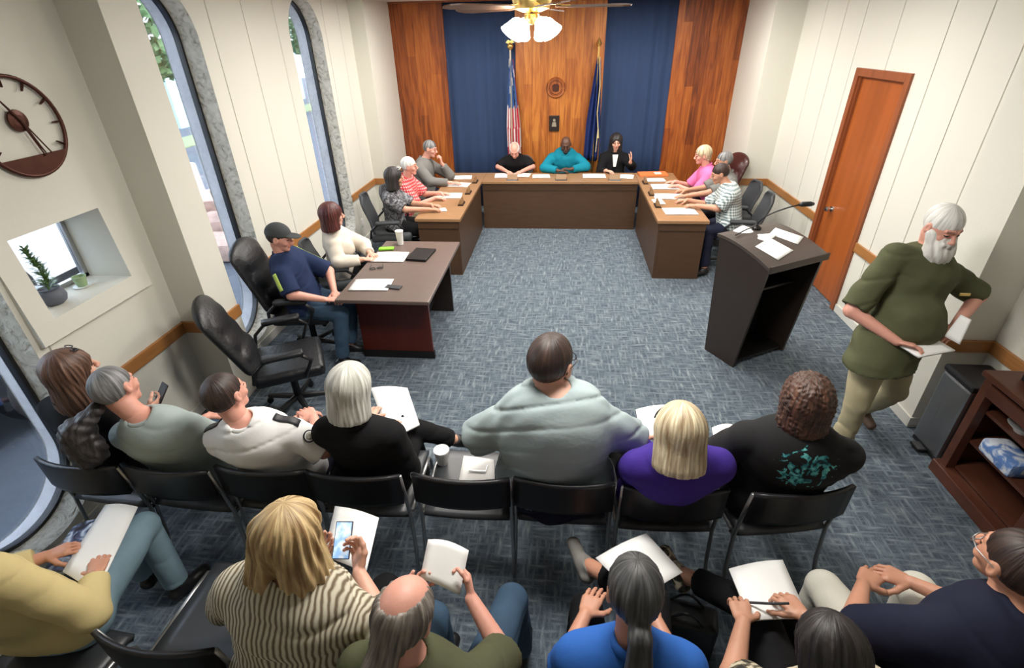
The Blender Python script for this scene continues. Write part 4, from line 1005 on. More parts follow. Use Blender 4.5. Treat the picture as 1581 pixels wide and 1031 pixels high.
K = dict(black=cloth('black_cloth', (.006, .006, .007), .1, .9), navy=cloth('navy_cloth', (.010, .012, .030)), white=cloth('white_shirt', (.84, .84, .83), .03),
 sage=cloth('pale_green_shirt', (.34, .40, .39), .06), grey=cloth('grey_green_shirt', (.34, .41, .42), .05), purple=cloth('purple_cloth', (.040, .018, .20)), olive=cloth('olive_shirt', (.070, .075, .038)),
 oliveshirt=cloth('olive_green_shirt', (.085, .090, .045)), khaki=cloth('khaki_cloth', (.40, .35, .22)), denim=cloth('blue_denim', (.045, .085, .14), .25), lightdenim=cloth('washed_denim', (.20, .30, .36), .2),
 yellow=cloth('yellow_shirt', (.62, .50, .24), .08), blue=cloth('bright_blue_top', (.025, .115, .42)), cream=cloth('cream_blouse', (.66, .59, .50), .1), teal=cloth('teal_shirt', (.004, .19, .27)),
 midgrey=cloth('mid_grey_shirt', (.17, .165, .155)), pink=cloth('pink_shirt', (.72, .16, .36)), cap=cloth('grey_cap', (.055, .06, .062)), ivory=cloth('ivory_trousers', (.62, .60, .52)),
 navyshirt=cloth('navy_work_shirt', (.014, .026, .075)), lime=cloth('lime_stripe', (.42, .55, .12)))
K['stripe'] = pat('brown_cream_stripes', [(.1, (.16, .12, .075)), (.45, (.42, .37, .27)), (.8, (.60, .56, .44))], stripes_b)
K['check'] = pat('green_white_check', [(.25, (.12, .17, .19)), (.5, (.38, .45, .44)), (.7, (.68, .72, .70))], check_b(190))
K['redcheck'] = pat('red_white_check', [(.3, (.55, .03, .04)), (.6, (.68, .12, .12)), (.85, (.80, .50, .48))], check_b(170))
K['floral'] = pat('grey_floral', [(.38, (.035, .035, .042)), (.52, (.13, .13, .14)), (.66, (.30, .30, .32))], blotch_b(22))
K['camo'] = pat('beige_black_pattern', [(.42, (.02, .018, .014)), (.50, (.12, .10, .06)), (.58, (.50, .44, .32))], blotch_b(20))
K['tee'] = pat('black_tee_with_teal_print', [(.0, (.006, .006, .007)), (.20, (.006, .006, .007)), (.60, (.006, .012, .014)), (.67, (.02, .26, .30)), (.82, (.20, .70, .68))], print_b(.005, .945, (.125, .115)), .9, 0)
K['bear'] = None

# ------------------------------------------------------------------ people
SHB = M['blackplastic']; M['midpatch'] = mat('grey_patch', (.45, .43, .38), .8)
def std_hands(p, z=.66, f=.36, sp=.09): return {}

# front audience row
pi = person('brownlong', 'woman with long straight brown hair in black, seated by the near window', (-2.62, 2.0, .56), (-2.60, 1.94, 1.04), (-2.56, 1.99, 1.22), -8, -25, 4, skn='fair', shirt=K['black'], sleeve=1.9,
    pants=K['black'], shoes=SHB, hair='long', hairc='brown', hdisp=1, arms={'R': dict(w=(-2.40, 2.12, .84), e=(-2.36, 1.95, .78), d=(.25, 1, .1), p=(-.6, 0, .3), c=.7)}, seed=2)
mb = MB().tube([(q*.032+.022*math.cos(a), .052+.014*math.sin(a), .117-.006*math.sin(a)) for q in (-1, 1) for a in np.linspace(0, 2*PI, 13)], .003, 6); pi['to_head'](mb, 'sunglasses', M['blackplastic'])
hx = None
pi = person('ponygrey', 'man with grey hair in a bushy ponytail wearing a pale green shirt', (-2.06, 1.98, .57), (-2.12, 1.86, 1.0), (-2.24, 1.89, 1.195), 4, 0, 0, -14, g=1.2, sw=1.12, skn='pink', shirt=K['sage'], sleeve=.95,
    pants=K['denim'], shoes=SHB, hair='short', hairc='grey', seed=3)
link_np('ponytail', [surf([capsule((-2.29, 1.80, 1.14), (-2.36, 1.71, 1.05), .035, .05, k=.03), capsule((-2.36, 1.71, 1.05), (-2.40, 1.72, .88), .075, .07, k=.04), ellip((-2.31, 1.70, .95), (.06, .05, .08), k=.04), ellip((-2.44, 1.72, .98), (.06, .05, .07), k=.04)], .007, lambda P: .007*np.sin(P[:, 0]*75+2*np.sin(P[:, 2]*40))*np.sin(P[:, 2]*55+P[:, 1]*60))], HM['sooty'], pi['e'], pi['org'], attr=lambda X: X)
pi = person('uniform', 'man with short dark hair in a white uniform shirt with black epaulettes', (-1.53, 1.99, .57), (-1.57, 1.86, 1.00), (-1.64, 1.88, 1.19), -6, -10, 6, -8, g=1.2, sw=1.2, skn='pink', shirt=K['white'], sleeve=.95, syaw=6,
    pants=K['navy'], shoes=SHB, hair='short', hairc='darkbrown', arms={'R': dict(e=(-1.24, 1.93, .80), w=(-1.38, 2.14, .84), d=(-.7, .5, .1), c=.7)}, fold=.007, seed=4)
ui = pi
for q, nm in ((-1, 'l'), (1, 'r')):
    c = pi['sh'][q]; SR = pi['Ms'][:, 0]; SF = pi['Ms'][:, 1]; o_ = pi['org']
    P = [[tuple(pi['onto'](c+SR*q*t_+SF*u, (0, 0, -1))) for u in (-.024, -.008, .008, .024)] for t_ in np.linspace(-.065, .055, 9)]
    MB().grid(P).build('epaulette', M['ink'], pi['e'], smooth=True, solid=.007)
c = pi['sh'][1]*.62+pi['A'][1][0]*.38; u_ = unit(pi['A'][1][0]-pi['sh'][1]); dv = unit(V3(-.75, .45, -.75)); s1 = unit(np.cross(dv, u_))
def patch(r0, r1, m):
    P = [[tuple(pi['onto'](c+(s1*math.cos(a)+u_*math.sin(a))*r_, dv)) for a in np.linspace(0, 2*PI, 21)] for r_ in (r0, (r0+r1)/2, r1)]
    MB().grid(P).build('shoulder_patch', m, pi['e'], smooth=True, solid=.005)
patch(.002, .020, M['midpatch']); patch(.020, .026, M['paper']); patch(.026, .033, M['ink'])
pi = person('bob', 'woman with a silver bob in a black jacket, papers on her crossed legs', (-1.02, 2.0, .56), (-1.0, 1.88, 1.04), (-1.01, 1.94, 1.22), 0, -12, -12, hs=1.02, skn='fair', shirt=K['black'], sleeve=1.9, pants=K['black'], shoes=SHB,
    hair='bob', hairc='silver', arms={'L': dict(w=(-1.13, 2.30, .72), d=(-.05, 1, -.1), c=.25), 'R': dict(w=(-.95, 2.17, .73), d=(-.1, 1, -.12), c=.2)},
    legs={'L': dict(k=(-.96, 2.38, .60), a=(-.68, 2.52, .38), t=(.9, -.05, -.1)), 'R': dict(k=(-.92, 2.40, .48), a=(-.92, 2.46, .09))}, g=1.05, seed=5)
pi = person('heavy', 'heavy man with dark hair and glasses in a grey short sleeved shirt', (.0, 2.03, .60), (-.01, 2.0, 1.08), (-.03, 2.06, 1.325), 0, -28, -6, hs=1.28, g=1.68, sw=1.36, s=1.04, skn='fair', shirt=K['grey'], sleeve=.92, pants=K['navy'], shoes=SHB,
    hair='short', hairc='darkbrown', arms={'L': dict(e=(-.44, 2.10, .78), w=(-.24, 2.38, .70)), 'R': dict(e=(.44, 2.16, .78), w=(.24, 2.38, .70))}, belly=1.1, fold=.009, seed=6, fat=1.15)
glasses(pi)
pi = person('purple', 'woman with shoulder length blonde hair in a purple top', (.58, 1.98, .56), (.57, 1.76, 1.02), (.54, 1.75, 1.19), 4, 0, -22, hs=1.06, g=1.18, sw=1.12, skn='fair', shirt=K['purple'], sleeve=1.9, pants=K['black'], shoes=SHB, hair='bob', hairc='ash', seed=7,
    arms={'L': dict(w=(.50, 2.22, .72), d=(0, 1, -.1)), 'R': dict(w=(.72, 2.22, .72), d=(0, 1, -.1))})
mb = MB().tube([(.094*math.sin(a), .05, .03+.078*math.cos(a)) for a in np.linspace(-1.4, 1.4, 16)], .0035, 6); pi['to_head'](mb, 'sunglasses', M['blackplastic'])
pi = person('curly', 'person with bushy brown hair in a black tee with a teal print on the back', (1.15, 2.02, .57), (1.15, 1.93, 1.05), (1.15, 1.98, 1.22), -10, -14, -4, g=1.25, sw=1.32, skn='fair', shirt=K['tee'], sleeve=.95, pants=K['black'], shoes=SHB,
    hair='curly', hairc='curly', arms={'L': dict(e=(.83, 2.08, .76), w=(.98, 2.3, .70))}, seed=8)

# second audience row
pi = person('yellow', 'person in a yellow long sleeved shirt and washed jeans with papers on the lap', (-2.14, 1.08, .56), (-2.27, .97, 1.0), (-2.36, .97, 1.18), 8, g=1.08, sw=1.02, skn='mid', shirt=K['yellow'], sleeve=1.85, pants=K['lightdenim'], shoes=SHB,
    hair='short', hairc='grey', arms={'R': dict(e=(-1.88, 1.04, .70), w=(-1.99, 1.20, .70), d=(-.5, .8, 0), c=.6), 'L': dict(e=(-2.46, 1.10, .74), w=(-2.30, 1.27, .70), d=(.7, .5, 0), c=.5)},
    legs={'R': dict(k=(-2.12, 1.58, .54), a=(-2.08, 1.55, .10), t=(.4, .9, 0)), 'L': dict(k=(-2.36, 1.52, .52), a=(-2.30, 1.60, .10))}, seed=9)
pi = person('stripes', 'woman with long blonde hair in a brown and cream striped blouse holding a phone', (-.96, .94, .57), (-.90, 1.01, 1.04), (-.90, 1.08, 1.23), -6, -6, -14, hs=1.02, g=1.42, sw=1.25, skn='fair', shirt=K['stripe'], sleeve=1.55, pants=K['black'], shoes=SHB,
    hair='wavy', hairc='blonde', arms={'R': dict(e=(-.60, 1.02, .74), w=(-.78, 1.22, .83), d=(-.25, .8, .2), p=(-.5, .1, .5), c=.9), 'L': dict(e=(-1.3, 1.12, .74), w=(-1.05, 1.28, .76), d=(.5, .8, .1), p=(.3, 0, .8), c=.7)}, fold=.009, seed=10, fat=1.15)
pi = person('bald', 'balding man with long grey hair tied back in an olive shirt', (-.41, .80, .57), (-.43, .80, 1.02), (-.44, .86, 1.19), -6, -14, -20, 6, hs=1.03, g=1.15, sw=1.1, skn='pink', shirt=K['olive'], sleeve=.9, pants=K['denim'], shoes=SHB,
    hair='baldpony', hairc='greybrown', arms={'R': dict(e=(-.17, 1.02, .70), w=(-.31, 1.17, .79), d=(-.3, .8, .1), p=(-.6, 0, .1), c=.9), 'L': dict(w=(-.55, 1.14, .76), d=(.2, .9, .1), p=(.5, 0, .5), c=.8)},
    legs={'R': dict(k=(-.17, 1.33, .53), a=(-.14, 1.36, .09))}, seed=11)
pi = person('bluetop', 'woman with a dark ponytail in a bright blue top, paper on her crossed legs', (.26, .88, .56), (.26, .90, 1.03), (.26, .98, 1.20), 0, 0, -18, g=1.12, sw=1.0, skn='mid', shirt=K['blue'], sleeve=.35, pants=K['black'], shorts=.72, shoes=mat('grey_suede', (.22, .21, .19), .8),
    hair='pony', hairc='darkgrey', arms={'L': dict(w=(.14, 1.2, .69), c=.3), 'R': dict(w=(.42, 1.2, .69), c=.3)},
    legs={'R': dict(k=(.44, 1.34, .57), a=(.19, 1.60, .44), t=(-.35, .75, .25)), 'L': dict(k=(.16, 1.34, .49), a=(.14, 1.42, .09))}, seed=12)
pi = person('writer', 'long black haired person writing on a pad in a beige and black patterned top', (.97, .86, .56), (.86, .82, 1.0), (.79, .86, 1.17), -2, -2, -32, hs=.88, g=1.15, sw=1.05, skn='tan', shirt=K['camo'], sleeve=.75, pants=K['black'], shorts=.8, shoes=K['camo'],
    hair='long', hairc='black', arms={'R': dict(e=(1.05, 1.03, .74), w=(.97, 1.22, .76), d=(-.45, .85, -.1), c=.8), 'L': dict(e=(.64, .98, .76), w=(.74, 1.19, .74), d=(.15, 1, -.1), c=.7)},
    legs={'L': dict(k=(.88, 1.34, .58), a=(.65, 1.60, .42), t=(-.35, .8, .25)), 'R': dict(k=(1.02, 1.34, .50), a=(1.04, 1.42, .09))}, seed=13)
pi = person('navyglasses', 'man with glasses in a navy shirt and ivory trousers at the right edge', (1.42, 1.06, .57), (1.48, 1.06, 1.05), (1.46, 1.15, 1.23), 6, 12, 4, hs=1.02, g=1.4, sw=1.3, skn='mid', shirt=K['navy'], sleeve=.9, pants=K['ivory'], shoes=SHB,
    hair='short', hairc='darkbrown', arms={'L': dict(e=(1.14, 1.20, .74), w=(1.30, 1.42, .69), d=(.7, .6, 0), c=.6), 'R': dict(e=(1.76, 1.22, .76), w=(1.50, 1.44, .70), d=(-.8, .4, 0), c=.6)},
    legs={'L': dict(k=(1.22, 1.50, .54), a=(1.22, 1.52, .09)), 'R': dict(k=(1.62, 1.52, .54), a=(1.66, 1.55, .09))}, seed=14)
glasses(pi, M['greymetal'])

# standing man
pi = person('standing', 'standing man with a long white beard in an olive shirt and khaki trousers', (2.16, 3.04, .93), (2.31, 3.24, 1.47), (2.27, 3.16, 1.665), 200, 192, -20, hs=1.08, g=1.16, sw=1.42, s=1.05, skn='pink', shirt=K['oliveshirt'], sleeve=.95, hem=.13, pants=K['khaki'], shoes=mat('brown_shoe', (.10, .06, .04), .6),
    hair='crop', hairc='white', arms={'R': dict(e=(1.87, 3.06, 1.14), w=(2.08, 2.87, 1.03), d=(.75, -.3, -.05), p=(0, -.3, -.9), c=.5), 'L': dict(e=(2.74, 3.26, 1.17), w=(2.47, 3.0, 1.07), d=(-.6, -.4, -.35), p=(-.3, .3, -.7), c=.6)},
    legs={'R': dict(k=(2.03, 2.92, .50), a=(2.03, 2.93, .09), t=(.2, -.9, -.1)), 'L': dict(k=(2.34, 3.06, .52), a=(2.38, 3.34, .16), t=(.3, -.8, -.5))}, belly=1.1, fold=.008, seed=15, extra_shirt=lambda at, Mt, sh: [capsule(at(.1), at(-.30, 0, -.0), .205, .262, Mt, (1, .70, 1), k=.04)])
def bp_(T, Mx, s): return [capsule(T(0, .055, -.06), T(0, .085, -.13), .064*s, .075*s, Mx, (1.05, .8, 1), k=.03), capsule(T(0, .085, -.13), T(.0, .115, -.27), .075*s, .052*s, Mx, (1.15, .6, 1), k=.03),
    capsule(T(-.06, .02, -.02), T(-.035, .06, -.09), .028*s, .035*s, k=.03), capsule(T(.06, .02, -.02), T(.035, .06, -.09), .028*s, .035*s, k=.03), capsule(T(-.03, .102, -.045), T(.03, .102, -.045), .013*s, .013*s, k=.01),
    ellip(T(0, .118, -.062), V3(.018, .012, .006)*s, Mx, op='sub', k=.006)]
beard(pi, HM['white'], bp_)
MB().box((-.03, -.004, -.008), (.03, .004, .008)).build('badge', M['brass'], pi['e']).location = tuple(pi['at'](.66, -.13, .215)-pi['org'])

# side table pair
pi = person('capman', 'man in a grey baseball cap and navy shirt seated in a leather chair', (-2.38, 4.10, .58), (-2.46, 4.03, 1.06), (-2.43, 4.0, 1.24), -80, -82, -12, g=1.22, sw=1.12, skn='pink', shirt=K['navyshirt'], sleeve=.95, pants=K['denim'], shoes=SHB,
    hair='crop', hairc='darkbrown', arms={'R': dict(e=(-2.32, 3.78, .80), w=(-2.10, 3.90, .70), d=(.9, .3, -.1), c=.5), 'L': dict(e=(-2.20, 4.30, .80), w=(-2.07, 4.06, .70), d=(.5, -.7, -.1), c=.5)},
    legs={'R': dict(k=(-1.99, 3.93, .54), a=(-2.04, 3.88, .09)), 'L': dict(k=(-2.00, 4.18, .53), a=(-2.06, 4.14, .09))}, fine=True, seed=16)
T = lambda x, y, z: pi['head']+pi['HM']@V3(x, y, z)
link_np('cap', [surf([ellip(T(0, -.010, .036), V3(.090, .110, .098), pi['HM'], k=.01, cut=[(T(0, 0, .030), pi['HM']@unit((0, .05, -1)))]), ellip(T(0, .11, .038), V3(.066, .075, .010), pi['HM'], k=.012), ellip(T(0, -.01, .134), V3(.008, .008, .006), pi['HM'], k=.004)], .005)], K['cap'], pi['e'], pi['org'])
for q in (-1, 1):
    sh_, el = pi['sh'][q], pi['A'][q][0]; u = unit(el-sh_); dv = unit(V3(.35, 1, -.5) if q > 0 else V3(.3, -.9, -.8)); sd = unit(np.cross(u, dv))
    MB().grid([[tuple(pi['onto'](sh_+(el-sh_)*t_+sd*a, dv)) for a in (-.018, 0, .018)] for t_ in np.linspace(.05, .84, 12)]).build('sleeve_stripe', K['lime'], pi['e'], smooth=True, solid=.006)
pi = person('creamblouse', 'woman with auburn hair in a cream blouse at the dark side table', (-2.33, 4.92, .57), (-2.34, 4.82, 1.02), (-2.28, 4.77, 1.20), -72, -55, -2, g=1.12, skn='fair', shirt=K['cream'], sleeve=1.85, pants=K['black'], shoes=SHB, hair='bob', hairc='auburn',
    arms={'R': dict(e=(-2.22, 4.58, .78), w=(-2.0, 4.68, .77), d=(.9, .1, 0), c=.5), 'L': dict(e=(-2.10, 5.0, .80), w=(-1.98, 4.82, .78), d=(.6, -.5, 0), c=.5)}, fold=.009, bust=1, seed=17)

# left wing
pi = person('greyblouse', 'woman with dark hair in a patterned grey blouse, sunglasses on her head', (-2.20, 6.42, .57), (-2.20, 6.38, 1.02), (-2.12, 6.37, 1.19), -82, -78, 0, skn='tan', shirt=K['floral'], sleeve=.9, pants=K['black'], shoes=SHB, hair='bob', hairc='black', fine=False, bust=1, g=1.05,
    arms={'R': dict(e=(-1.98, 6.20, .83), w=(-1.70, 6.32, .80), d=(1, .1, 0), c=.4), 'L': dict(w=(-1.72, 6.52, .80), d=(1, -.2, 0), c=.4)}, seed=18)
mb = MB().tube([(q*.036+.024*math.cos(a), .088-.05*math.sin(a/2)**2, .115+.014*math.sin(a)) for q in (-1, 1) for a in np.linspace(0, 2*PI, 11)], .004, 6); pi['to_head'](mb, 'sunglasses', M['white'])
pi = person('redcheck', 'older person with white hair in a red checked shirt at the left desk wing', (-2.16, 7.02, .57), (-2.16, 6.97, 1.04), (-2.08, 6.93, 1.21), -88, -85, 0, skn='pink', shirt=K['redcheck'], sleeve=.9, pants=K['khaki'], shoes=SHB, hair='short', hairc='white', fine=False, g=1.1,
    arms={'R': dict(w=(-1.74, 6.86, .80), d=(1, 0, 0)), 'L': dict(w=(-1.72, 7.1, .80), d=(1, 0, 0))}, seed=19)
pi = person('chin', 'grey shirted man with short grey hair resting his chin on his hand', (-2.16, 7.92, .58), (-2.14, 7.94, 1.08), (-2.02, 7.93, 1.25), -98, -100, -10, -4, skn='pink', shirt=K['midgrey'], sleeve=1.85, pants=K['navy'], shoes=SHB, hair='short', hairc='grey', fine=False, g=1.2, sw=1.15,
    arms={'R': dict(e=(-1.98, 7.62, .83), w=(-1.68, 7.66, .81), d=(1, 0, 0), c=.4), 'L': dict(e=(-1.76, 8.0, .84), w=(-1.86, 7.92, 1.04), d=(-.1, 0, 1), p=(-1, 0, 0), c=1.2)}, seed=20)
# middle wing
pi = person('polo', 'bald man in a black polo shirt leaning over the middle desk', (-.78, 8.88, .56), (-.79, 8.72, .97), (-.79, 8.60, 1.10), 180, 180, -35, skn='pink', shirt=K['black'], sleeve=.9, pants=K['black'], shoes=SHB, hair='fringe', hairc='white', fine=False, sw=1.1, g=1.1,
    arms={'L': dict(e=(-.50, 8.68, .82), w=(-.66, 8.46, .80), d=(-.5, -.8, 0)), 'R': dict(e=(-1.08, 8.68, .82), w=(-.92, 8.46, .80), d=(.5, -.8, 0))}, seed=21)
pi = person('tealshirt', 'man in a teal shirt with a dark beard at the centre of the middle desk', (.02, 8.88, .57), (.03, 8.78, 1.01), (.04, 8.68, 1.17), 180, 180, -22, skn='dark', shirt=K['teal'], sleeve=1.85, pants=K['black'], shoes=SHB, hair=None, fine=False, sw=1.3, g=1.3,
    arms={'R': dict(e=(-.30, 8.56, .83), w=(-.06, 8.44, .81), d=(1, 0, 0)), 'L': dict(e=(.38, 8.60, .84), w=(.13, 8.46, .83), d=(-1, 0, .1))}, seed=22)
def bp2(T, Mx, s): return [capsule(T(-.05, .03, -.06), T(0, .07, -.09), .028*s, .03*s, k=.02), capsule(T(.05, .03, -.06), T(0, .07, -.09), .028*s, .03*s, k=.02), ellip(T(0, .1, -.06), V3(.022, .02, .008)*s, Mx, op='sub', k=.005)]
beard(pi, HM['black'], bp2, .008)
pi = person('blackjacket', 'woman with dark hair in a black jacket and white top raising her hand', (.84, 8.90, .56), (.85, 8.86, 1.01), (.85, 8.77, 1.19), 180, 180, -10, skn='fair', shirt=K['black'], sleeve=1.85, pants=K['black'], shoes=SHB, hair='long', hairc='black', fine=False, g=1.08,
    arms={'L': dict(e=(1.13, 8.72, .82), w=(1.08, 8.56, .92), d=(.1, -.2, 1), p=(-1, 0, 0), c=.3), 'R': dict(w=(.70, 8.5, .80), d=(.6, -.6, 0))}, seed=23)
o = MB().prism([(-.045, 0), (.045, 0), (.02, -.19), (-.02, -.19)], 'y', -.01, .01).build('white_top', K['white'], pi['e']); o.location = tuple(V3(.85, 8.725, 1.0)-pi['org'])
# right wing
pi = person('pinktop', 'light haired person in a pink shirt at the right desk wing', (2.10, 7.66, .57), (2.05, 7.66, 1.03), (1.96, 7.65, 1.20), 90, 92, -8, skn='pink', shirt=K['pink'], sleeve=.9, pants=K['navy'], shoes=SHB, hair='full', hairc='ash', fine=False, g=1.1,
    arms={'L': dict(w=(1.66, 7.54, .80), d=(-1, 0, 0)), 'R': dict(w=(1.66, 7.78, .80), d=(-1, 0, 0))}, seed=24)
pi = person('greyhaired', 'grey haired person in a dark top between the pink shirt and the checked shirt', (2.26, 7.22, .57), (2.22, 7.22, 1.03), (2.13, 7.20, 1.21), 90, 92, -4, skn='tan', shirt=K['midgrey'], sleeve=.9, pants=K['black'], shoes=SHB, hair='short', hairc='grey', fine=False, g=1.1,
    arms={'L': dict(e=(1.96, 7.02, .84), w=(1.66, 7.0, .80), d=(-1, 0, 0)), 'R': dict(w=(1.72, 7.3, .80), d=(-1, 0, 0))}, seed=25)
pi = person('checkshirt', 'dark haired man in a green and white checked shirt at the right desk wing', (2.12, 6.48, .57), (2.05, 6.55, 1.03), (1.93, 6.58, 1.19), 82, 84, -16, skn='tan', shirt=K['check'], sleeve=.9, pants=K['navy'], shoes=SHB, hair='short', hairc='darkbrown', fine=False, g=1.25, sw=1.15,
    arms={'L': dict(e=(1.92, 6.36, .82), w=(1.70, 6.52, .81), d=(-1, .3, 0)), 'R': dict(w=(1.64, 6.80, .80), d=(-1, 0, 0))}, legs={'L': dict(k=(1.84, 6.32, .54), a=(1.84, 6.22, .09), t=(-.8, -.5, 0)), 'R': dict(k=(1.88, 6.55, .54), a=(1.88, 6.45, .09), t=(-.9, 0, 0))}, seed=26)

# ------------------------------------------------------------------ papers and small things
G1 = 'papers on the middle desk'
paper([(-1.25, 2.66, .67), (-1.01, 2.70, .65), (-.83, 2.33, .66), (-.96, 2.16, .67)], 'thick sheaf of white papers on the lap of the woman with the silver bob', thick=.012)
paper([(.20, 1.50, .64), (.45, 1.66, .63), (.58, 1.46, .64), (.36, 1.29, .67)], 'white sheet lying on the lap of the woman in the bright blue top')
paper([(.77, 1.46, .68), (1.02, 1.53, .67), (1.02, 1.26, .69), (.78, 1.22, .70)], 'white writing pad on the lap of the person with long black hair', thick=.008)
paper([(-1.05, 1.60, .76), (-.81, 1.54, .77), (-.78, 1.27, .76), (-1.00, 1.34, .74)], 'white sheet held behind the phone by the woman in stripes')
paper([(-.52, 1.36, .88), (-.34, 1.32, .88), (-.36, 1.18, .80), (-.53, 1.23, .80)], 'creased white sheet held up by the balding man', curve=.02)
paper([(-2.30, 1.60, .66), (-2.12, 1.60, .66), (-1.93, 1.13, .69), (-2.16, 1.21, .69)], 'long white sheet on the lap of the person in yellow', thick=.006)
paper([(-2.42, 1.50, .60), (-2.30, 1.56, .60), (-2.16, 1.26, .63), (-2.30, 1.20, .63)], 'magazine with a coloured cover beneath the white sheet of the person in yellow', cat='magazine', name='magazine', thick=.01,
      m=pat('magazine_cover', [(.40, (.02, .02, .03)), (.5, (.08, .10, .20)), (.58, (.35, .45, .60)), (.66, (.85, .85, .88))], blotch_b(16)))
paper([(.50, 2.56, .66), (.73, 2.62, .66), (.78, 2.40, .65), (.50, 2.28, .66)], 'white papers on the lap of the woman in purple', thick=.008)
paper([(.93, 2.42, .66), (1.06, 2.46, .66), (1.04, 2.31, .66), (.91, 2.25, .66)], 'white sheet on the lap of the person in the black tee')
paper([(-.56, 2.28, .468), (-.37, 2.26, .468), (-.33, 2.04, .468), (-.55, 2.01, .468)], 'white sheet lying on the seat of the empty front row chair', curve=.002)
e = empty('eyeglasses', (-.455, 2.15, .474), 0, 'folded eyeglasses lying on the sheet on the empty front row chair', 'glasses')
MB().tube([(-.05, 0, .004), (.05, 0, .004)], .004, 6).build('frame', M['greymetal'], e); MB().tube([(.05, 0, .004), (.055, .05, .004)], .003, 6).build('temple', M['greymetal'], e)
def cup(loc, label, r=.042, h=.11, lid=False):
    e = empty('foam_cup', loc, 0, label, 'cup')
    MB().lathe([(0, 0), (r*.72, 0), (r, h), (r*1.04, h+.003), (r*1.04, h-.003) if False else (r*1.0, h+.004), (r*.93, h-.002), (r*.68, .01), (0, .008)], (0, 0, 0), 24).build('cup', M['cupwhite'], e, smooth=50)
    MB().lathe([(0, h+.008), (r*.9, h+.008), (r*1.06, h+.006), (r*1.07, h-.004), (r, h-.006)] if lid else [(0, h-.02), (r*.9, h-.02)], (0, 0, 0), 24).build('lid' if lid else 'drink', M['cupwhite'] if lid else M['bronze'], e, smooth=50)
cup((-.68, 2.22, .462), 'white lidded foam cup on the seat of the empty front row chair', .045, .10, True)
cup((-1.75, 5.16, .757), 'tall white foam cup on the far corner of the side table', .042, .15, True)
def phone(loc, rot, label, scr=None):
    e = empty('phone', loc, 0, label, 'phone'); e.rotation_euler = rot
    MB().box((-.037, -.075, -.004), (.037, .075, .004), bev=.004).build('phone_body', M['blackplastic'], e)
    MB().box((-.033, -.071, .0041), (.033, .071, .0052)).build('screen', scr or M['ink'], e)
SCR = bpy.data.materials.new('lit_screen'); SCR = ramp_mat('lit_screen', [(.4, (.25, .45, .75)), (.6, (.7, .82, .95))], lambda n, L, tc: noise(n, L, tc.outputs['Object'], 26))
b_ = SCR.node_tree.nodes['Principled BSDF']; rr = [x for x in SCR.node_tree.nodes if x.type == 'VALTORGB'][0]; SCR.node_tree.links.new(rr.outputs[0], b_.inputs['Emission Color']); b_.inputs['Emission Strength'].default_value = .55
phone((-.885, 1.335, .872), (math.radians(38), 0, math.radians(4)), 'phone with a lit blue screen held by the woman in stripes', SCR)
phone((-2.37, 2.23, .885), (math.radians(50), 0, math.radians(-30)), 'black phone held by the woman with long brown hair')
paper([(2.10, 2.86, 1.005), (2.34, 2.93, 1.02), (2.40, 2.83, 1.0), (2.16, 2.76, .985)], 'folded white paper held flat in the right hand of the standing man', thick=.012, curve=.004)
paper([(2.36, 2.90, 1.06), (2.41, 2.92, 1.20), (2.43, 2.86, 1.20), (2.40, 2.82, 1.05)], 'folded white paper held upright in the left hand of the standing man', thick=.01, curve=.003)
e = empty('pen', (.87, 1.26, .765), 0, 'black pen in the hand of the person writing on the pad', 'pen'); MB().tube([(0, 0, 0), (-.07, .03, -.05), (-.075, .032, -.055)], [.005, .005, .001], 8).tube([(0, 0, 0), (.04, -.02, .04)], .005, 8).build('barrel', M['ink'], e)
# tote bag on the floor
e = empty('tote_bag', (.66, 1.50, 0), math.radians(-12), 'black soft tote bag standing between the woman in blue and the person writing', 'bag')
MB().box((-.15, -.07, 0), (.15, .07, .28), bev=.035).build('bag_body', M['leather'], e, smooth=60)
for y in (-.05, .05): MB().tube([(-.08+.16*k/8, y, .27+.07*math.sin(PI*k/8)) for k in range(9)], .007, 6).build('handle', M['leather'], e)
# lectern papers (they lie on the sloping top)
lec = Matrix.Translation((1.80, 4.43, 0))@Matrix.Rotation(math.radians(30), 4, 'Z')
def lecp(x0, y0, x1, y1, r, label):
    c = [(x0, y1), (x1, y1), (x1, y0), (x0, y0)]; cx, cy = (x0+x1)/2, (y0+y1)/2; P = []
    for x, y in c:
        x, y = cx+(x-cx)*math.cos(r)-(y-cy)*math.sin(r), cy+(x-cx)*math.sin(r)+(y-cy)*math.cos(r)
        k = (.24-y)/.60; z = 1.16+.045*math.sin(PI*max(0, min(1, k))*.5+.4)-.14*max(0, k)**1.5-.02+.004; p = lec@Vector((x, y, z)); P.append(tuple(p))
    paper(P, label, curve=.003)
lecp(-.14, -.05, .06, .26, .35, 'white sheet on the lectern top, nearest the microphone'); lecp(-.22, -.27, .03, -.06, .25, 'white sheet at the lower left corner of the lectern top'); lecp(.10, -.16, .27, .08, .45, 'folded white sheet at the right side of the lectern top')
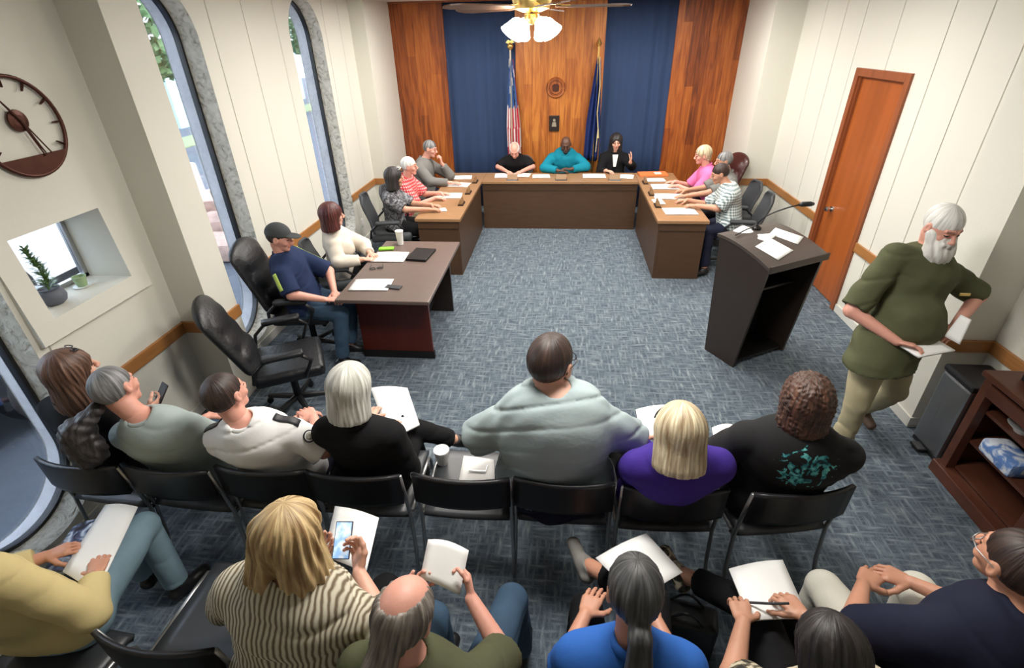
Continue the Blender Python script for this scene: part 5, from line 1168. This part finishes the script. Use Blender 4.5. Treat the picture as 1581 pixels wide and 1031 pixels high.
# desk papers
def sheets(rows):
    for x, y, r, z, wd, hg, lb, gp in rows:
        c, s_ = math.cos(math.radians(r)), math.sin(math.radians(r))
        paper([(x+a*c-b*s_, y+a*s_+b*c, z) for a, b in ((-wd/2, hg/2), (wd/2, hg/2), (wd/2, -hg/2), (-wd/2, -hg/2))], lb, gp, curve=.003)
GL, GR, GM = 'papers on the left desk wing', 'papers on the right desk wing', 'papers on the middle desk'
sheets([(-1.60, 7.10, 4, .766, .36, .26, 'white sheet on the left desk wing in front of the red checked shirt', GL), (-1.58, 7.72, -6, .766, .34, .24, 'white sheet on the left desk wing beside the forearm of the man resting his chin', GL),
 (-1.62, 8.18, 6, .766, .34, .24, 'white sheet at the far end of the left desk wing', GL), (-1.55, 6.42, 20, .766, .10, .14, 'small folded white card before the woman in the grey blouse', GL),
 (-.98, 8.30, 5, .766, .22, .28, 'white sheet on the left end of the middle desk', GM), (-.66, 8.34, -8, .766, .28, .24, 'open white pages under the hands of the man in black polo', GM), (-.34, 8.26, 4, .766, .28, .22, 'white sheet between the black polo and the teal shirt', GM),
 (.50, 8.28, 0, .766, .36, .26, 'white papers between the teal shirt and the woman in black', GM), (1.00, 8.24, -10, .766, .22, .26, 'white sheet before the woman in the black jacket', GM),
 (1.48, 6.42, 2, .766, .40, .27, 'white sheet nearest the audience on the right desk wing', GR), (1.46, 7.10, -3, .766, .40, .26, 'white sheet before the grey haired person on the right desk wing', GR),
 (1.28, 6.84, 5, .766, .14, .22, 'narrow white sheet at the inner edge of the right desk wing', GR), (1.50, 7.62, 0, .766, .40, .28, 'white sheet before the pink shirt on the right desk wing', GR), (1.42, 8.02, 3, .766, .28, .2, 'white sheet beside the orange folder', GR),
 (-1.75, 4.78, 2, .762, .34, .26, 'white sheet on the side table before the woman in the cream blouse', 'papers on the side table'), (-1.72, 4.10, 3, .762, .36, .24, 'white sheet on the near end of the side table', 'papers on the side table')])
e = empty('folder', (1.42, 8.36, .762), math.radians(4), 'orange folder at the corner of the middle and right desk wings', 'folder')
MB().box((-.22, -.12, 0), (.22, .12, .03), bev=.004).build('cover', M['orange'], e); MB().box((.02, -.08, .031), (.12, .04, .034)).build('label_sticker', M['paper'], e)
def nameplate(x, y, rz, label):
    e = empty('nameplate', (x, y, .761), math.radians(rz), label, 'nameplate')
    MB().prism([(-.04, 0), (.04, 0), (.03, .018), (-.03, .018)], 'x', -.09, .09).build('base', M['darkwood'], e)
    MB().prism([(-.028, .018), (.022, .018), (.008, .085), (-.002, .085)], 'x', -.08, .08).build('holder', mat('plate_wood', (.26, .15, .07), .4), e)
for y, nm in ((6.70, 'nearest the audience'), (7.26, 'in the middle'), (7.90, 'farthest away')):
    nameplate(-1.35, y, -90, 'small wooden nameplate on the inner edge of the left desk wing, '+nm); nameplate(1.24, y-.04, 90, 'small wooden nameplate on the inner edge of the right desk wing, '+nm)
for x, nm in ((-.78, 'before the black polo'), (-.02, 'before the teal shirt'), (.80, 'before the woman in black')): nameplate(x, 8.03, 0, 'small wooden nameplate on the middle desk '+nm)
# side table things
e = empty('laptop', (-1.44, 4.84, .756), math.radians(-6), 'closed black laptop on the side table', 'laptop'); MB().box((-.11, -.16, 0), (.11, .16, .012), bev=.005).build('base', M['blackplastic'], e); MB().box((-.11, -.16, .013), (.11, .16, .024), bev=.005).build('lid', M['blackmetal'], e)
e = empty('glasses_case', (-1.86, 5.0, .756), math.radians(8), 'lime green case on the far left of the side table', 'case'); MB().box((-.08, -.035, 0), (.08, .035, .022), bev=.01).build('shell', M['limegreen'], e)
phone((-1.50, 4.06, .762), (0, 0, math.radians(80)), 'black phone beside the near sheet on the side table')
e = empty('eyeglasses', (-1.80, 4.48, .757), .3, 'black eyeglasses lying between the two sheets on the side table', 'glasses')
MB().tube([(-.035+.028*math.cos(a), .02*math.sin(a), .006) for a in np.linspace(0, 6.28, 13)[:-1]], .004, 6, closed=True).tube([(.035+.028*math.cos(a), .02*math.sin(a), .006) for a in np.linspace(0, 6.28, 13)[:-1]], .004, 6, closed=True).build('frame', M['ink'], e); MB().tube([(-.065, 0, .006), (-.05, .10, .006)], .003, 6).tube([(.065, 0, .006), (.06, .10, .006)], .003, 6).build('temple', M['ink'], e)

# ------------------------------------------------------------------ flags
def flag(x, name, label, us):
    e = empty('flag_on_pole', (x, 9.02, 0), 0, label, 'flag')
    MB().lathe([(0, 0), (.14, 0), (.14, .02), (.05, .05), (.02, .07), (0, .07)], (0, 0, 0), 22).build('base', M['brass'], e, smooth=40)
    MB().tube([(0, 0, .05), (0, 0, 2.52)], .013, 10).build('pole', M['brass'] if not us else mat('pale_pole', (.55, .50, .38), .4), e)
    if us: MB().lathe([(0, 0), (.02, 0), (.045, .03), (.05, .05), (.045, .07), (.02, .095), (0, .1)], (0, 0, 2.52), 16).prism([(-.07, 2.62), (0, 2.60), (.07, 2.62), (.03, 2.66), (0, 2.64), (-.03, 2.66)], 'y', -.01, .01).build('finial', M['brass'], e, smooth=40)
    else: MB().lathe([(0, 0), (.02, 0), (.02, .02), (.045, .06), (.0, .15)], (0, 0, 2.52), 12).build('finial', M['brass'], e)
    n, P = 26, []
    for j in range(15):
        t = j/14; z = 2.40-1.55*t; wd = .03+.085*min(1, t*1.6); row = []
        for i in range(n+1):
            u = i/n; row.append((.012+wd*(2*u-1)+(.03*t if us else -.05*t), .05*math.sin(u*19+t*1.2)*(.35+.65*min(1, t*2))-.01, z-.10*abs(math.sin(u*9.5))*(1-t)))
        P.append(row)
    if us:
        def b(n_, L, tc):
            return None
        mb = MB(); V = [p for r in P for p in r]; F = []; MI = []; m_ = n+1
        for j in range(14):
            for i in range(n):
                F.append((j*m_+i, j*m_+i+1, (j+1)*m_+i+1, (j+1)*m_+i)); t, u = j/14, i/n
                if t < .42 and u < .93: MI.append(2 if (i*3+j*5) % 11 != 0 else 1)
                else: MI.append(1 if (i+j//3) % 5 in (2, 3) else 0)
        mb.v = V; mb.f = F; mb.m = MI; mb.build('flag', [M['fred'], M['fwhite'], M['fblue']], e, smooth=True, solid=.004)
    else:
        MB().grid(P).build('flag', M['fnavy'], e, smooth=True, solid=.004)
        MB().tube([(.02, -.05, 2.40), (.05, -.055, 2.0), (.03, -.06, 1.6), (.06, -.06, 1.35), (.04, -.06, 1.0)], .007, 6).build('gold_cord', M['cord'], e)
        MB().tube([(.06, -.06, 1.36), (.062, -.06, 1.22)], [.008, .02], 8).build('tassel', M['cord'], e)
M['fred'] = cloth('flag_red', (.42, .02, .035)); M['fwhite'] = cloth('flag_white', (.72, .70, .70), .05); M['fblue'] = cloth('flag_blue', (.04, .09, .24), .3); M['fnavy'] = cloth('flag_navy', (.012, .028, .13), .3)
M['cord'] = mat('gold_cord', (.62, .52, .25), .5)
flag(-.87, 'us', 'red, white and blue striped flag on a tall pole left of the middle panel', True)
flag(.50, 'navy', 'navy blue flag with a gold cord on a tall pole right of the middle panel', False)
